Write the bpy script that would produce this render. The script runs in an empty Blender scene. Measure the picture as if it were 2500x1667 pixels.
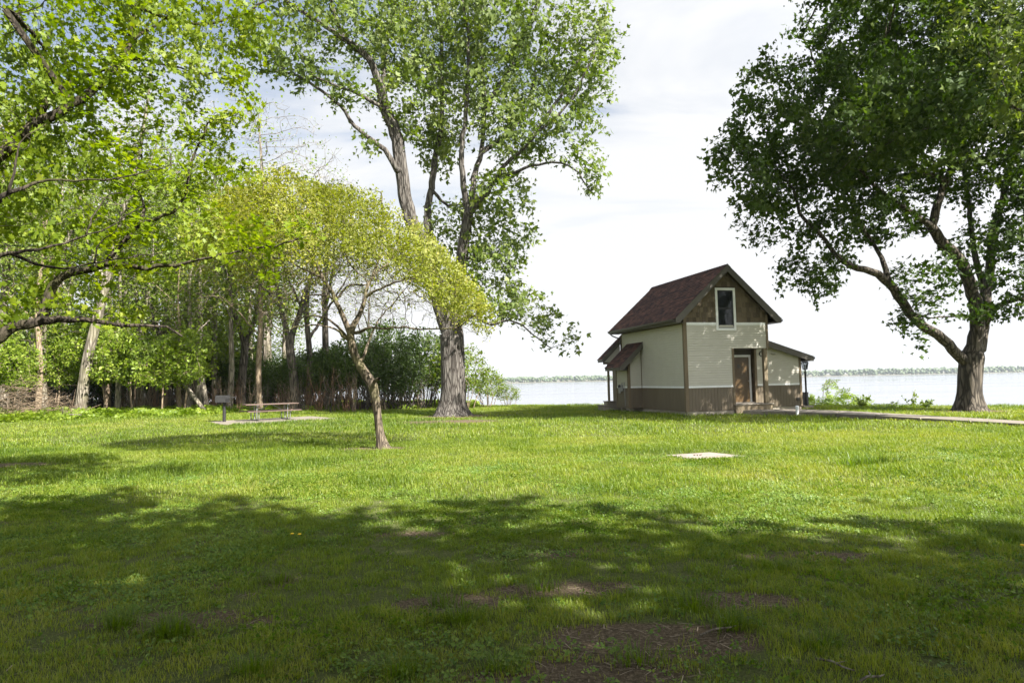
import bpy, math, random
import numpy as np
from mathutils import Matrix, Vector

rng = np.random.default_rng(7)
random.seed(7)
R = math.radians
SC = bpy.context.scene
COL = SC.collection

# ------------------------------------------------------------------ camera
F, PITCH, ROLL, EYE = 1602.96, .0598, .0214, 1.65          # focal length in photo pixels (2500 wide)
cp, sp = math.cos(PITCH), math.sin(PITCH)
FW = np.array([0, cp, sp]); _up = np.array([0, -sp, cp]); _rt = np.array([1., 0, 0])
cr_, sr_ = math.cos(ROLL), math.sin(ROLL)
RT = cr_ * _rt - sr_ * _up
UP = sr_ * _rt + cr_ * _up
cam_d = bpy.data.cameras.new('camera')
cam_d.sensor_width = 36.0
cam_d.lens = 36.0 * F / 2500
cam_d.clip_start = .1
cam_d.clip_end = 12000
cam = bpy.data.objects.new('camera', cam_d)
COL.objects.link(cam)
m = Matrix.Identity(4)
for i in range(3):
    m[i][0], m[i][1], m[i][2] = RT[i], UP[i], -FW[i]
m[2][3] = EYE
cam.matrix_world = m
SC.camera = cam

# ------------------------------------------------------------------ sun, sky, exposure
SUN_EL, SUN_DIR = R(44), np.array([.756, -.655])            # horizontal direction towards the sun
SUN_STRENGTH, SKY_STRENGTH, CLOUD_STRENGTH, EXPOSURE = 5.0, .052, .292, 1.8
sd = Vector((SUN_DIR[0] * math.cos(SUN_EL), SUN_DIR[1] * math.cos(SUN_EL), math.sin(SUN_EL)))
sl = bpy.data.lights.new('sun', 'SUN')
sl.energy = SUN_STRENGTH
sl.angle = R(.55)
sl.color = (1, .965, .91)
so = bpy.data.objects.new('sun', sl)
so.rotation_euler = sd.to_track_quat('Z', 'Y').to_euler()
so.location = (20, -20, 30)
COL.objects.link(so)
world = bpy.data.worlds.new('World')
SC.world = world
world.use_nodes = True
nt = world.node_tree
nt.nodes.clear()


def nd(nt, t, **kw):
    n = nt.nodes.new(t)
    for k, v in kw.items():
        if k == 'i':
            for kk, vv in v.items():
                n.inputs[kk].default_value = vv
        else:
            setattr(n, k, v)
    return n


def ramp(nt, stops, fac=None):
    n = nt.nodes.new('ShaderNodeValToRGB')
    e = n.color_ramp.elements
    while len(e) < len(stops):
        e.new(.5)
    for k, (p, c) in enumerate(stops):
        e[k].position = p
        e[k].color = (*c, 1) if len(c) == 3 else c
    if fac is not None:
        nt.links.new(fac, n.inputs[0])
    return n


sky = nd(nt, 'ShaderNodeTexSky', sky_type='NISHITA', sun_disc=False, sun_elevation=SUN_EL,
         sun_rotation=math.atan2(SUN_DIR[0], SUN_DIR[1]), altitude=0, air_density=1.0, dust_density=1.6, ozone_density=1.0)
tc = nd(nt, 'ShaderNodeTexCoord')
sep = nd(nt, 'ShaderNodeSeparateXYZ')
nt.links.new(tc.outputs['Generated'], sep.inputs[0])
zc = nd(nt, 'ShaderNodeMath', operation='MAXIMUM', i={1: 0.0})
nt.links.new(sep.outputs['Z'], zc.inputs[0])
za = nd(nt, 'ShaderNodeMath', operation='ADD', i={1: .22})
nt.links.new(zc.outputs[0], za.inputs[0])
dx = nd(nt, 'ShaderNodeMath', operation='DIVIDE'); dy = nd(nt, 'ShaderNodeMath', operation='DIVIDE')
for d_, s_ in ((dx, 'X'), (dy, 'Y')):
    nt.links.new(sep.outputs[s_], d_.inputs[0]); nt.links.new(za.outputs[0], d_.inputs[1])
cb = nd(nt, 'ShaderNodeCombineXYZ')
nt.links.new(dx.outputs[0], cb.inputs[0]); nt.links.new(dy.outputs[0], cb.inputs[1])
mp = nd(nt, 'ShaderNodeMapping', i={'Rotation': (0, 0, R(35)), 'Scale': (1.0, 2.1, 1), 'Location': (1.3, .4, 0)})
nt.links.new(cb.outputs[0], mp.inputs[0])
n1 = nd(nt, 'ShaderNodeTexNoise', i={'Scale': 1.1, 'Detail': 9.0, 'Roughness': .58, 'Distortion': .5})
nt.links.new(mp.outputs[0], n1.inputs['Vector'])
hz = nd(nt, 'ShaderNodeMapRange', i={1: .42, 2: .06, 3: 0.0, 4: .36})        # more cloud towards the horizon
nt.links.new(zc.outputs[0], hz.inputs[0])
rx_ = nd(nt, 'ShaderNodeMapRange', i={1: -.5, 2: .35, 3: -.06, 4: .13})        # clearer towards the left
nt.links.new(sep.outputs['X'], rx_.inputs[0])
ad = nd(nt, 'ShaderNodeMath', operation='ADD'); ad2 = nd(nt, 'ShaderNodeMath', operation='ADD')
nt.links.new(n1.outputs[0], ad.inputs[0]); nt.links.new(hz.outputs[0], ad.inputs[1])
nt.links.new(ad.outputs[0], ad2.inputs[0]); nt.links.new(rx_.outputs[0], ad2.inputs[1])
cr = ramp(nt, [(.46, (.22, .22, .22)), (.60, (.82, .82, .82)), (.70, (1, 1, 1))], ad2.outputs[0])
bg1 = nd(nt, 'ShaderNodeBackground', i={1: SKY_STRENGTH})
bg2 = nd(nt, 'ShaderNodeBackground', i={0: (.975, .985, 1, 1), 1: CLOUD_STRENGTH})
nt.links.new(sky.outputs[0], bg1.inputs[0])
dt = nd(nt, 'ShaderNodeVectorMath', operation='DOT_PRODUCT')                 # clouds brightened on the sun's side, mostly unseen, added to fill the shaded house
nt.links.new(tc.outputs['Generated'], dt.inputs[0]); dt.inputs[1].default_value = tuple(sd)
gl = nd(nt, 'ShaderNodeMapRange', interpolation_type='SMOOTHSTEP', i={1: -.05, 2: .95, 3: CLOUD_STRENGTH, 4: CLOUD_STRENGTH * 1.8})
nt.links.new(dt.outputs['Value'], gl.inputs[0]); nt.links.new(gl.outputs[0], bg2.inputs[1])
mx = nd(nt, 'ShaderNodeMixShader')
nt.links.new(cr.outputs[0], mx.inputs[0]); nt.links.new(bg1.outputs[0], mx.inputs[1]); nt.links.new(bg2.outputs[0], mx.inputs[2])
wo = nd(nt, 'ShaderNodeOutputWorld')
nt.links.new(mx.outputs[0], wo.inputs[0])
SC.view_settings.view_transform = 'Standard'
SC.view_settings.look = 'None'
SC.view_settings.exposure = EXPOSURE
SC.view_settings.gamma = 1
cy_ = SC.cycles
cy_.max_bounces = 7
cy_.diffuse_bounces = 3
cy_.glossy_bounces = 3
cy_.transmission_bounces = 5
cy_.transparent_max_bounces = 8
cy_.caustics_reflective = False
cy_.caustics_refractive = False
cy_.sample_clamp_indirect = 4
cy_.use_denoising = True
cy_.denoiser = 'OPENIMAGEDENOISE'
cy_.denoising_input_passes = 'RGB_ALBEDO_NORMAL'
cy_.denoising_prefilter = 'ACCURATE'
cy_.use_adaptive_sampling = False
SC.render.filter_size = 1.3

# ------------------------------------------------------------------ helpers
EYEP = np.array([0, 0, EYE])


def ray(x, y):
    return FW + (x - 1250) / F * RT - (y - 833.5) / F * UP


def at(x, y, Y):                                             # photo pixel + distance -> point of the place
    d = ray(x, y)
    return EYEP + d * (Y / d[1])


def ground(x, y, z=0.0):
    d = ray(x, y)
    return EYEP + d * ((z - EYE) / d[2])


def tag(o, label=None, cat=None, group=None, kind=None):
    if label: o['label'] = label
    if cat: o['category'] = cat
    if group: o['group'] = group
    if kind: o['kind'] = kind
    return o


def link(name, me, mats=(), parent=None):
    o = bpy.data.objects.new(name, me)
    for k in (mats if isinstance(mats, (list, tuple)) else [mats]):
        me.materials.append(k)
    COL.objects.link(o)
    if parent is not None:
        o.parent = parent
    return o


def empty(name, loc=(0, 0, 0), rz=0):
    o = bpy.data.objects.new(name, None)
    o.empty_display_size = .3
    o.location = loc
    o.rotation_euler = (0, 0, rz)
    COL.objects.link(o)
    return o


def np_mesh(name, V, polys, attrs=None, smooth=False):
    """V (N,3); polys: list of int arrays (M,k) with constant k each; attrs: {name: (N,) floats} on points."""
    me = bpy.data.meshes.new(name)
    V = np.ascontiguousarray(V, dtype=np.float32)
    me.vertices.add(len(V))
    me.vertices.foreach_set('co', V.ravel())
    loops = np.concatenate([np.asarray(p, np.int32).ravel() for p in polys])
    tot = np.concatenate([np.full(len(p), np.asarray(p).shape[1], np.int32) for p in polys])
    start = np.concatenate([[0], np.cumsum(tot)[:-1]]).astype(np.int32)
    me.loops.add(len(loops))
    me.loops.foreach_set('vertex_index', loops)
    me.polygons.add(len(tot))
    me.polygons.foreach_set('loop_start', start)
    me.polygons.foreach_set('loop_total', tot)
    if smooth:
        me.polygons.foreach_set('use_smooth', np.ones(len(tot), bool))
    for k, a in (attrs or {}).items():
        at_ = me.attributes.new(k, 'FLOAT', 'POINT')
        at_.data.foreach_set('value', np.ascontiguousarray(a, np.float32))
    me.update(calc_edges=True)
    return me


class MB:
    """collects boxes, polygons and tubes into one mesh"""
    def __init__(s):
        s.v, s.f, s.t, s.sm = [], [], [], []

    def add(s, vs, fs, tint=0.0, smooth=False):
        b = len(s.v)
        s.v += [tuple(map(float, p)) for p in vs]
        s.t += [tint] * len(vs)
        s.f += [tuple(i + b for i in f) for f in fs]
        s.sm += [smooth] * len(fs)

    def box(s, x0, x1, y0, y1, z0, z1, tint=0.0, M=None):
        vs = [(x, y, z) for z in (z0, z1) for y in (y0, y1) for x in (x0, x1)]
        if M is not None:
            vs = [M @ Vector(p) for p in vs]
        s.add(vs, [(0, 2, 3, 1), (4, 5, 7, 6), (0, 1, 5, 4), (2, 6, 7, 3), (0, 4, 6, 2), (1, 3, 7, 5)], tint)

    def prism(s, poly, axis, a0, a1, tint=0.0):
        """poly of 2-D points in the other two axes, extruded along axis from a0 to a1"""
        def p3(p, a):
            q = list(p); q.insert(axis, a); return tuple(q)
        n = len(poly)
        vs = [p3(p, a0) for p in poly] + [p3(p, a1) for p in poly]
        s.add(vs, [tuple(range(n))[::-1], tuple(range(n, 2 * n))] + [(i, (i + 1) % n, n + (i + 1) % n, n + i) for i in range(n)], tint)

    def tube(s, pts, rad, n=8, tint=0.0, cap=True):
        pts = [Vector(p) for p in pts]
        rad = rad if isinstance(rad, (list, tuple)) else [rad] * len(pts)
        vs, ref = [], Vector((0, 0, 1))
        for i, p in enumerate(pts):
            t = (pts[min(i + 1, len(pts) - 1)] - pts[max(i - 1, 0)]).normalized()
            if i == 0:
                ref = Vector((0, 0, 1)) if abs(t.z) < .9 else Vector((1, 0, 0))
            u = (ref - t * ref.dot(t)).normalized(); w = t.cross(u); ref = u
            vs += [p + (u * math.cos(a) + w * math.sin(a)) * rad[i] for a in [2 * math.pi * k / n for k in range(n)]]
        fs = []
        for i in range(len(pts) - 1):
            for k in range(n):
                k2 = (k + 1) % n
                fs.append((i * n + k, i * n + k2, (i + 1) * n + k2, (i + 1) * n + k))
        s.add(vs, fs, tint, True)
        if cap:
            e = len(pts) - 1
            s.add([vs[k] for k in range(n)], [tuple(range(n))[::-1]], tint)
            s.add([vs[e * n + k] for k in range(n)], [tuple(range(n))], tint)

    def lathe(s, prof, c=(0, 0, 0), n=20, tint=0.0, sq=0):
        vs = []
        for r, z in prof:
            for k in range(n):
                a = 2 * math.pi * (k + (.5 if sq else 0)) / n
                vs.append((c[0] + r * math.cos(a), c[1] + r * math.sin(a), c[2] + z))
        fs = []
        for i in range(len(prof) - 1):
            for k in range(n):
                k2 = (k + 1) % n
                fs.append((i * n + k, i * n + k2, (i + 1) * n + k2, (i + 1) * n + k))
        s.add(vs, fs, tint, not sq)
        s.add([vs[k] for k in range(n)], [tuple(range(n))[::-1]], tint)
        s.add(vs[-n:], [tuple(range(n))], tint)

    def build(s, name, mat, parent=None, bevel=0):
        me = bpy.data.meshes.new(name)
        me.from_pydata(s.v, [], s.f)
        a = me.attributes.new('tint', 'FLOAT', 'POINT')
        a.data.foreach_set('value', np.array(s.t, np.float32))
        me.polygons.foreach_set('use_smooth', np.array(s.sm, bool))
        me.update()
        o = link(name, me, mat, parent)
        if bevel:
            b = o.modifiers.new('bevel', 'BEVEL')
            b.width = bevel; b.segments = 2; b.limit_method = 'ANGLE'; b.angle_limit = R(40)
        return o


def copy_tree(o, parent=None):
    c = o.copy()
    COL.objects.link(c)
    if parent is not None:
        c.parent = parent
    for ch in o.children:
        copy_tree(ch, c)
    return c


def hash2(ix, iy, seed):
    h = (ix.astype(np.int64) * 374761393 + iy.astype(np.int64) * 668265263 + seed * 1442695041) & 0x7fffffff
    h = ((h ^ (h >> 13)) * 1274126177) & 0x7fffffff
    return ((h ^ (h >> 16)) & 0xffff) / 65535.0


def vnoise(x, y, sc, seed=0, oct=1):
    out, amp, tot = 0, 1, 0
    for k in range(oct):
        X, Y = np.asarray(x) * sc * 2 ** k, np.asarray(y) * sc * 2 ** k
        ix, iy = np.floor(X), np.floor(Y)
        fx, fy = X - ix, Y - iy
        fx, fy = fx * fx * (3 - 2 * fx), fy * fy * (3 - 2 * fy)
        a, b = hash2(ix, iy, seed + k), hash2(ix + 1, iy, seed + k)
        c, d = hash2(ix, iy + 1, seed + k), hash2(ix + 1, iy + 1, seed + k)
        out = out + amp * ((a * (1 - fx) + b * fx) * (1 - fy) + (c * (1 - fx) + d * fx) * fy)
        tot += amp; amp *= .5
    return out / tot


# ------------------------------------------------------------------ materials
def mat(name):
    m = bpy.data.materials.new(name)
    m.use_nodes = True
    m.node_tree.nodes.clear()
    return m, m.node_tree


def out(nt, sh):
    o = nd(nt, 'ShaderNodeOutputMaterial')
    nt.links.new(sh, o.inputs[0])
    return o


def simple(name, c1, c2=None, rough=.6, scale=6.0, bump=0.0, stretch=(1, 1, 1), metal=0.0, tint=False, spec=.4, detail=6.0):
    """noise between two colours, a little bump"""
    m, nt = mat(name)
    c2 = c2 or c1
    tcn = nd(nt, 'ShaderNodeTexCoord')
    mpn = nd(nt, 'ShaderNodeMapping', i={'Scale': stretch})
    nt.links.new(tcn.outputs['Object'], mpn.inputs[0])
    n = nd(nt, 'ShaderNodeTexNoise', i={'Scale': scale, 'Detail': detail, 'Roughness': .6})
    nt.links.new(mpn.outputs[0], n.inputs['Vector'])
    fac = n.outputs[0]
    if tint:
        a = nd(nt, 'ShaderNodeAttribute', attribute_name='tint')
        mm = nd(nt, 'ShaderNodeMath', operation='MULTIPLY_ADD', i={1: .55, 2: .22})
        nt.links.new(a.outputs['Fac'], mm.inputs[0])
        m2 = nd(nt, 'ShaderNodeMath', operation='MULTIPLY_ADD', i={1: .45})
        nt.links.new(fac, m2.inputs[0]); nt.links.new(mm.outputs[0], m2.inputs[2])
        m3 = nd(nt, 'ShaderNodeMath', operation='SUBTRACT', i={1: .22})
        nt.links.new(m2.outputs[0], m3.inputs[0])
        fac = m3.outputs[0]
    r = ramp(nt, [(.25, c1), (.75, c2)], fac)
    p = nd(nt, 'ShaderNodeBsdfPrincipled', i={'Roughness': rough, 'Metallic': metal, 'Specular IOR Level': spec})
    nt.links.new(r.outputs[0], p.inputs['Base Color'])
    if bump:
        b = nd(nt, 'ShaderNodeBump', i={'Strength': bump, 'Distance': .02})
        nt.links.new(n.outputs[0], b.inputs['Height'])
        nt.links.new(b.outputs[0], p.inputs['Normal'])
    out(nt, p.outputs[0])
    return m


def leaf_mat(name, c1, c2, c3, trans=(.5, .75, .15), tw=.42, rough=.5, gloss=.35):
    """tint attribute picks the leaf's own colour; light passes through the blade"""
    m, nt = mat(name)
    a = nd(nt, 'ShaderNodeAttribute', attribute_name='tint')
    r = ramp(nt, [(.05, c1), (.55, c2), (.97, c3)], a.outputs['Fac'])
    p = nd(nt, 'ShaderNodeBsdfPrincipled', i={'Roughness': rough, 'Specular IOR Level': gloss})
    nt.links.new(r.outputs[0], p.inputs['Base Color'])
    mul = nd(nt, 'ShaderNodeMix', data_type='RGBA', blend_type='MULTIPLY')
    mul.inputs[0].default_value = 1
    nt.links.new(r.outputs[0], mul.inputs[6])
    mul.inputs[7].default_value = (*[v * 3.0 for v in trans], 1)
    t = nd(nt, 'ShaderNodeBsdfTranslucent')
    nt.links.new(mul.outputs[2], t.inputs[0])
    ms = nd(nt, 'ShaderNodeMixShader', i={0: tw})
    nt.links.new(p.outputs[0], ms.inputs[1]); nt.links.new(t.outputs[0], ms.inputs[2])
    out(nt, ms.outputs[0])
    return m


def bark_mat(name, dark, light, moss=None, scale=7.0, depth=.03):
    m, nt = mat(name)
    tcn = nd(nt, 'ShaderNodeTexCoord')
    mpn = nd(nt, 'ShaderNodeMapping', i={'Scale': (1, 1, .12)})
    nt.links.new(tcn.outputs['Object'], mpn.inputs[0])
    nz = nd(nt, 'ShaderNodeTexNoise', i={'Scale': 3.0, 'Detail': 4.0})
    nt.links.new(mpn.outputs[0], nz.inputs['Vector'])
    mixv = nd(nt, 'ShaderNodeMix', data_type='RGBA', blend_type='LINEAR_LIGHT')
    mixv.inputs[0].default_value = .12
    nt.links.new(mpn.outputs[0], mixv.inputs[6]); nt.links.new(nz.outputs['Color'], mixv.inputs[7])
    v = nd(nt, 'ShaderNodeTexVoronoi', feature='DISTANCE_TO_EDGE', i={'Scale': scale})
    nt.links.new(mixv.outputs[2], v.inputs['Vector'])
    n2 = nd(nt, 'ShaderNodeTexNoise', i={'Scale': scale * 2.5, 'Detail': 8.0, 'Roughness': .7})
    nt.links.new(mpn.outputs[0], n2.inputs['Vector'])
    cr1 = ramp(nt, [(0, (0, 0, 0)), (.22, (1, 1, 1))], v.outputs['Distance'])
    mu = nd(nt, 'ShaderNodeMath', operation='MULTIPLY')
    nt.links.new(cr1.outputs[0], mu.inputs[0]); nt.links.new(n2.outputs[0], mu.inputs[1])
    col = ramp(nt, [(.08, dark), (.62, light)], mu.outputs[0])
    c_out = col.outputs[0]
    if moss:
        n3 = nd(nt, 'ShaderNodeTexNoise', i={'Scale': 1.4, 'Detail': 5.0})
        nt.links.new(tcn.outputs['Object'], n3.inputs['Vector'])
        mr = ramp(nt, [(.48, (0, 0, 0)), (.68, (.75, .75, .75))], n3.outputs[0])
        mm = nd(nt, 'ShaderNodeMix', data_type='RGBA')
        nt.links.new(mr.outputs[0], mm.inputs[0]); nt.links.new(c_out, mm.inputs[6])
        mm.inputs[7].default_value = (*moss, 1)
        c_out = mm.outputs[2]
    p = nd(nt, 'ShaderNodeBsdfPrincipled', i={'Roughness': .9, 'Specular IOR Level': .15})
    nt.links.new(c_out, p.inputs['Base Color'])
    b = nd(nt, 'ShaderNodeBump', i={'Strength': .9, 'Distance': depth})
    nt.links.new(mu.outputs[0], b.inputs['Height']); nt.links.new(b.outputs[0], p.inputs['Normal'])
    out(nt, p.outputs[0])
    return m


# ------------------------------------------------------------------ the lawn, bank, lake and far shore
EDGE = np.array([(-260, 130), (-60, 76), (-20, 58), (0, 44.5), (6, 42), (16, 34.6), (23, 30.6), (40, 21), (90, -12), (200, -90)], float)
HYAW, HX, HY = .2588, 7.4077, 28.2247
cyaw, syaw = math.cos(HYAW), math.sin(HYAW)


def edge_dist(x, y):                                          # + inside the lawn, - beyond the edge (metres)
    return (np.interp(x, EDGE[:, 0], EDGE[:, 1]) - y) * .85


def lawn_z(x, y):
    x, y = np.asarray(x, float), np.asarray(y, float)
    d = edge_dist(x, y)
    z = .022 * np.maximum(0, -x - 13) * np.clip((y - 22) / 12, 0, 1)
    z = z + .10 * (vnoise(x, y, .12, 3, 2) - .5) * np.clip((y - 3) / 6, 0, 1) * np.clip(1 - np.hypot(x - 9, y - 29) / 40, .3, 1)
    z = z + .035 * (vnoise(x, y, .8, 8, 2) - .5)
    z = z - np.clip(-d, 0, 9) ** 1.15 * .62
    return z


def house_xy(x, y):
    X, Y = np.asarray(x) - HX, np.asarray(y) - HY
    return cyaw * X + syaw * Y, -syaw * X + cyaw * Y


def in_poly(x, y, P):
    r = np.zeros(np.shape(x), bool)
    n = len(P)
    for i in range(n):
        (x0, y0), (x1, y1) = P[i], P[(i + 1) % n]
        c = ((y0 > y) != (y1 > y)) & (x < (x1 - x0) * (y - y0) / (y1 - y0 + 1e-12) + x0)
        r ^= c
    return r


SLAB = [(3.24, 14.18), (4.28, 14.52), (4.80, 13.72), (3.58, 13.36)]
PAD_C, PAD_YAW = np.array([-11.6, 31.6]), R(38)
_pc, _ps = math.cos(PAD_YAW), math.sin(PAD_YAW)
PAD = [tuple(PAD_C + np.array([_pc * a - _ps * b, _ps * a + _pc * b])) for a, b in ((-2.6, -1.75), (2.6, -1.75), (2.6, 1.75), (-2.6, 1.75))]
PATH = [(9.75, 29.75), (11.15, 28.6), (12.6, 26.3), (14.0, 22.6), (15.0, 19.8), (15.9, 15.5), (17.6, 15.5), (16.7, 20.3), (15.6, 23.2), (14.2, 27.2), (13.0, 29.2), (11.9, 30.3)]


def bare_field(x, y):
    """0 = full turf, 1 = bare earth"""
    def spot(cx, cy, rx, ry, seed):
        d = np.hypot((x - cx) / rx, (y - cy) / ry) + .55 * (vnoise(x, y, 1.3, seed, 3) - .5)
        return np.clip((1.15 - d) / .4, 0, 1)
    b = np.zeros_like(x)
    for s_ in ((-2.9, 27.6, 2.4, 1.1, 11), (-2.9, 32.0, 2.0, 1.7, 12), (-3.55, 16.9, 1.0, .55, 13), (-11.6, 14.8, 1.3, .55, 14),
               (.85, 4.25, .85, .38, 15), (-2.35, 4.75, .7, .2, 16), (.3, 5.3, .6, .22, 17), (-.5, 5.0, .45, .2, 18), (18.9, 27.4, 1.4, 1.0, 19),
               (.35, 3.75, .7, .22, 20), (2.6, 6.1, .6, .2, 21), (-1.1, 7.3, .5, .16, 22), (1.6, 4.9, .5, .2, 23)):
        b = np.maximum(b, spot(*s_))
    near = np.clip((11.0 - y) / 4.0, 0, 1)
    n = .55 * vnoise(x, y, .95, 31, 3) + .45 * vnoise(x, y, 3.6, 37, 3)
    b = b * np.where(y < 9, .45 + .55 * np.clip((vnoise(x, y, 3.0, 38, 3) - .25) / .3, 0, 1), 1)
    b = np.maximum(b, near * np.clip((n - .62) / .12, 0, 1) * .65)
    return b


def grass_ok(x, y):
    u, w = house_xy(x, y)
    k = (edge_dist(x, y) > -1.5)
    k &= ~((u > -.02) & (u < 6.95) & (w > -.02) & (w < 9.2))
    k &= ~((u > -.75) & (u < 0) & (w > 4.2) & (w < 9))
    k &= ~((u > 2.2) & (u < 4.25) & (w > -.15) & (w < .1))
    k &= ~in_poly(x, y, SLAB) & ~in_poly(x, y, PAD) & ~in_poly(x, y, PATH)
    return k


def grid_axis(parts):
    a = []
    for lo, hi, st in parts:
        a += list(np.arange(lo, hi, st))
    return np.array(a + [parts[-1][1]])


gx = grid_axis([(-260, -60, 10), (-60, -26, 1.5), (-26, -9, .5), (-9, 9, .16), (9, 30, .5), (30, 90, 4), (90, 200, 10)])
gy = grid_axis([(-90, -20, 10), (-20, 2, 1.0), (2, 13, .16), (13, 36, .5), (36, 60, .8), (60, 92, 2), (92, 142, 5)])
GN = 1.0
GX, GY = np.meshgrid(gx, gy)
GZ = lawn_z(GX, GY)
V = np.stack([GX.ravel(), GY.ravel(), GZ.ravel()], 1)
nx, ny = len(gx), len(gy)
I = (np.arange(ny - 1)[:, None] * nx + np.arange(nx - 1)[None]).ravel()
me = np_mesh('lawn', V, [np.stack([I, I + 1, I + nx + 1, I + nx], 1)], {'bare': bare_field(GX.ravel(), GY.ravel())}, True)
m, nt = mat('turf_and_earth')
tcn = nd(nt, 'ShaderNodeTexCoord')
nA = nd(nt, 'ShaderNodeTexNoise', i={'Scale': 45.0, 'Detail': 9.0, 'Roughness': .75})
nB = nd(nt, 'ShaderNodeTexNoise', i={'Scale': 1.3, 'Detail': 5.0})
nt.links.new(tcn.outputs['Object'], nA.inputs['Vector']); nt.links.new(tcn.outputs['Object'], nB.inputs['Vector'])
earth = ramp(nt, [(.3, (.032, .025, .016)), (.5, (.10, .075, .046)), (.72, (.26, .205, .135))], nA.outputs[0])
turf = ramp(nt, [(.3, (.04, .055, .014)), (.55, (.085, .115, .026)), (.8, (.18, .17, .07))], nA.outputs[0])
ab = nd(nt, 'ShaderNodeAttribute', attribute_name='bare')
jit = nd(nt, 'ShaderNodeMath', operation='MULTIPLY_ADD', i={1: 1.2, 2: -.6})
nt.links.new(nB.outputs[0], jit.inputs[0])
adn = nd(nt, 'ShaderNodeMath', operation='ADD')
nt.links.new(ab.outputs['Fac'], adn.inputs[0]); nt.links.new(jit.outputs[0], adn.inputs[1])
rb = ramp(nt, [(.25, (.25, .25, .25)), (.6, (1, 1, 1))], adn.outputs[0])
mc = nd(nt, 'ShaderNodeMix', data_type='RGBA')
nt.links.new(rb.outputs[0], mc.inputs[0]); nt.links.new(turf.outputs[0], mc.inputs[6]); nt.links.new(earth.outputs[0], mc.inputs[7])
p = nd(nt, 'ShaderNodeBsdfPrincipled', i={'Roughness': .95, 'Specular IOR Level': .1})
nt.links.new(mc.outputs[2], p.inputs['Base Color'])
b = nd(nt, 'ShaderNodeBump', i={'Strength': .8, 'Distance': .03})
nt.links.new(nA.outputs[0], b.inputs['Height']); nt.links.new(b.outputs[0], p.inputs['Normal'])
out(nt, p.outputs[0])
tag(link('lawn', me, m), kind='structure')

# lake
m, nt = mat('lake_water')
tcn = nd(nt, 'ShaderNodeTexCoord')
mpn = nd(nt, 'ShaderNodeMapping', i={'Scale': (.35, 1.0, 1)})
nt.links.new(tcn.outputs['Object'], mpn.inputs[0])
nA = nd(nt, 'ShaderNodeTexNoise', i={'Scale': .9, 'Detail': 4.0, 'Roughness': .6})
nB = nd(nt, 'ShaderNodeTexNoise', i={'Scale': .012, 'Detail': 3.0})
nt.links.new(mpn.outputs[0], nA.inputs['Vector']); nt.links.new(mpn.outputs[0], nB.inputs['Vector'])
b = nd(nt, 'ShaderNodeBump', i={'Strength': .12, 'Distance': .12})
nt.links.new(nA.outputs[0], b.inputs['Height'])
rr = nd(nt, 'ShaderNodeMapRange', i={1: .35, 2: .65, 3: .06, 4: .16})
nt.links.new(nB.outputs[0], rr.inputs[0])
p = nd(nt, 'ShaderNodeBsdfPrincipled', i={'Base Color': (.13, .14, .165, 1), 'IOR': 1.33, 'Specular IOR Level': .5})
nt.links.new(rr.outputs[0], p.inputs['Roughness']); nt.links.new(b.outputs[0], p.inputs['Normal'])
out(nt, p.outputs[0])
mb = MB()
mb.add([(-4000, -600, -5), (4000, -600, -5), (4000, 2600, -5), (-4000, 2600, -5)], [(0, 1, 2, 3)])
tag(mb.build('lake', m), kind='structure')
FARY = 1750.0
mb = MB()
xs = np.linspace(-3500, 3500, 90)
vs, fs = [], []
for i, x in enumerate(xs):
    y0 = FARY + 60 * math.sin(x * .003) + 25 * math.sin(x * .011)
    for yy, zz in ((y0, -5.3), (y0 + 6, -3.8), (y0 + 60, -3), (y0 + 700, 2)):
        vs.append((x, yy, zz))
for i in range(len(xs) - 1):
    for k in range(3):
        fs.append((i * 4 + k, i * 4 + 4 + k, i * 4 + 5 + k, i * 4 + 1 + k))
mb.add(vs, fs)
tag(mb.build('far_shore', simple('far_bank', (.16, .13, .09), (.08, .09, .05), .9, .02)), kind='structure')


def ico():
    t = (1 + 5 ** .5) / 2
    v = np.array([(-1, t, 0), (1, t, 0), (-1, -t, 0), (1, -t, 0), (0, -1, t), (0, 1, t), (0, -1, -t), (0, 1, -t), (t, 0, -1), (t, 0, 1), (-t, 0, -1), (-t, 0, 1)], float)
    f = np.array([(0, 11, 5), (0, 5, 1), (0, 1, 7), (0, 7, 10), (0, 10, 11), (1, 5, 9), (5, 11, 4), (11, 10, 2), (10, 7, 6), (7, 1, 8), (3, 9, 4), (3, 4, 2), (3, 2, 6), (3, 6, 8), (3, 8, 9), (4, 9, 5), (2, 4, 11), (6, 2, 10), (8, 6, 7), (9, 8, 1)])
    return v / np.linalg.norm(v[0]), f


iv, if_ = ico()
n = 5200
bx = rng.uniform(-1900, 1900, n)
row = rng.random(n)
by = FARY + 60 * np.sin(bx * .003) + 25 * np.sin(bx * .011) + 10 + row * 90
hgt = 11 + 5 * vnoise(bx, bx * 0, .006, 5, 3) + 3.0 * rng.random(n) + row * 2.0
rad = rng.uniform(2.2, 5.5, n)
bz = -4 + hgt * rng.uniform(.1, 1, n) ** .6 - rad * .4
V = (iv[None] * rad[:, None, None] * rng.uniform(.75, 1.25, (n, 12, 1)) + np.stack([bx, by, bz], 1)[:, None]).reshape(-1, 3)
Fc = (if_[None] + (np.arange(n) * 12)[:, None, None]).reshape(-1, 3)
me = np_mesh('far_treeline', V, [Fc], {'tint': np.repeat(rng.random(n), 12)})
tag(link('far_treeline', me, leaf_mat('far_foliage', (.075, .105, .05), (.10, .135, .06), (.13, .16, .08), tw=.15)),
    'distant low line of hazy green trees along the far shore of the lake', 'treeline', kind='stuff')

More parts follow.
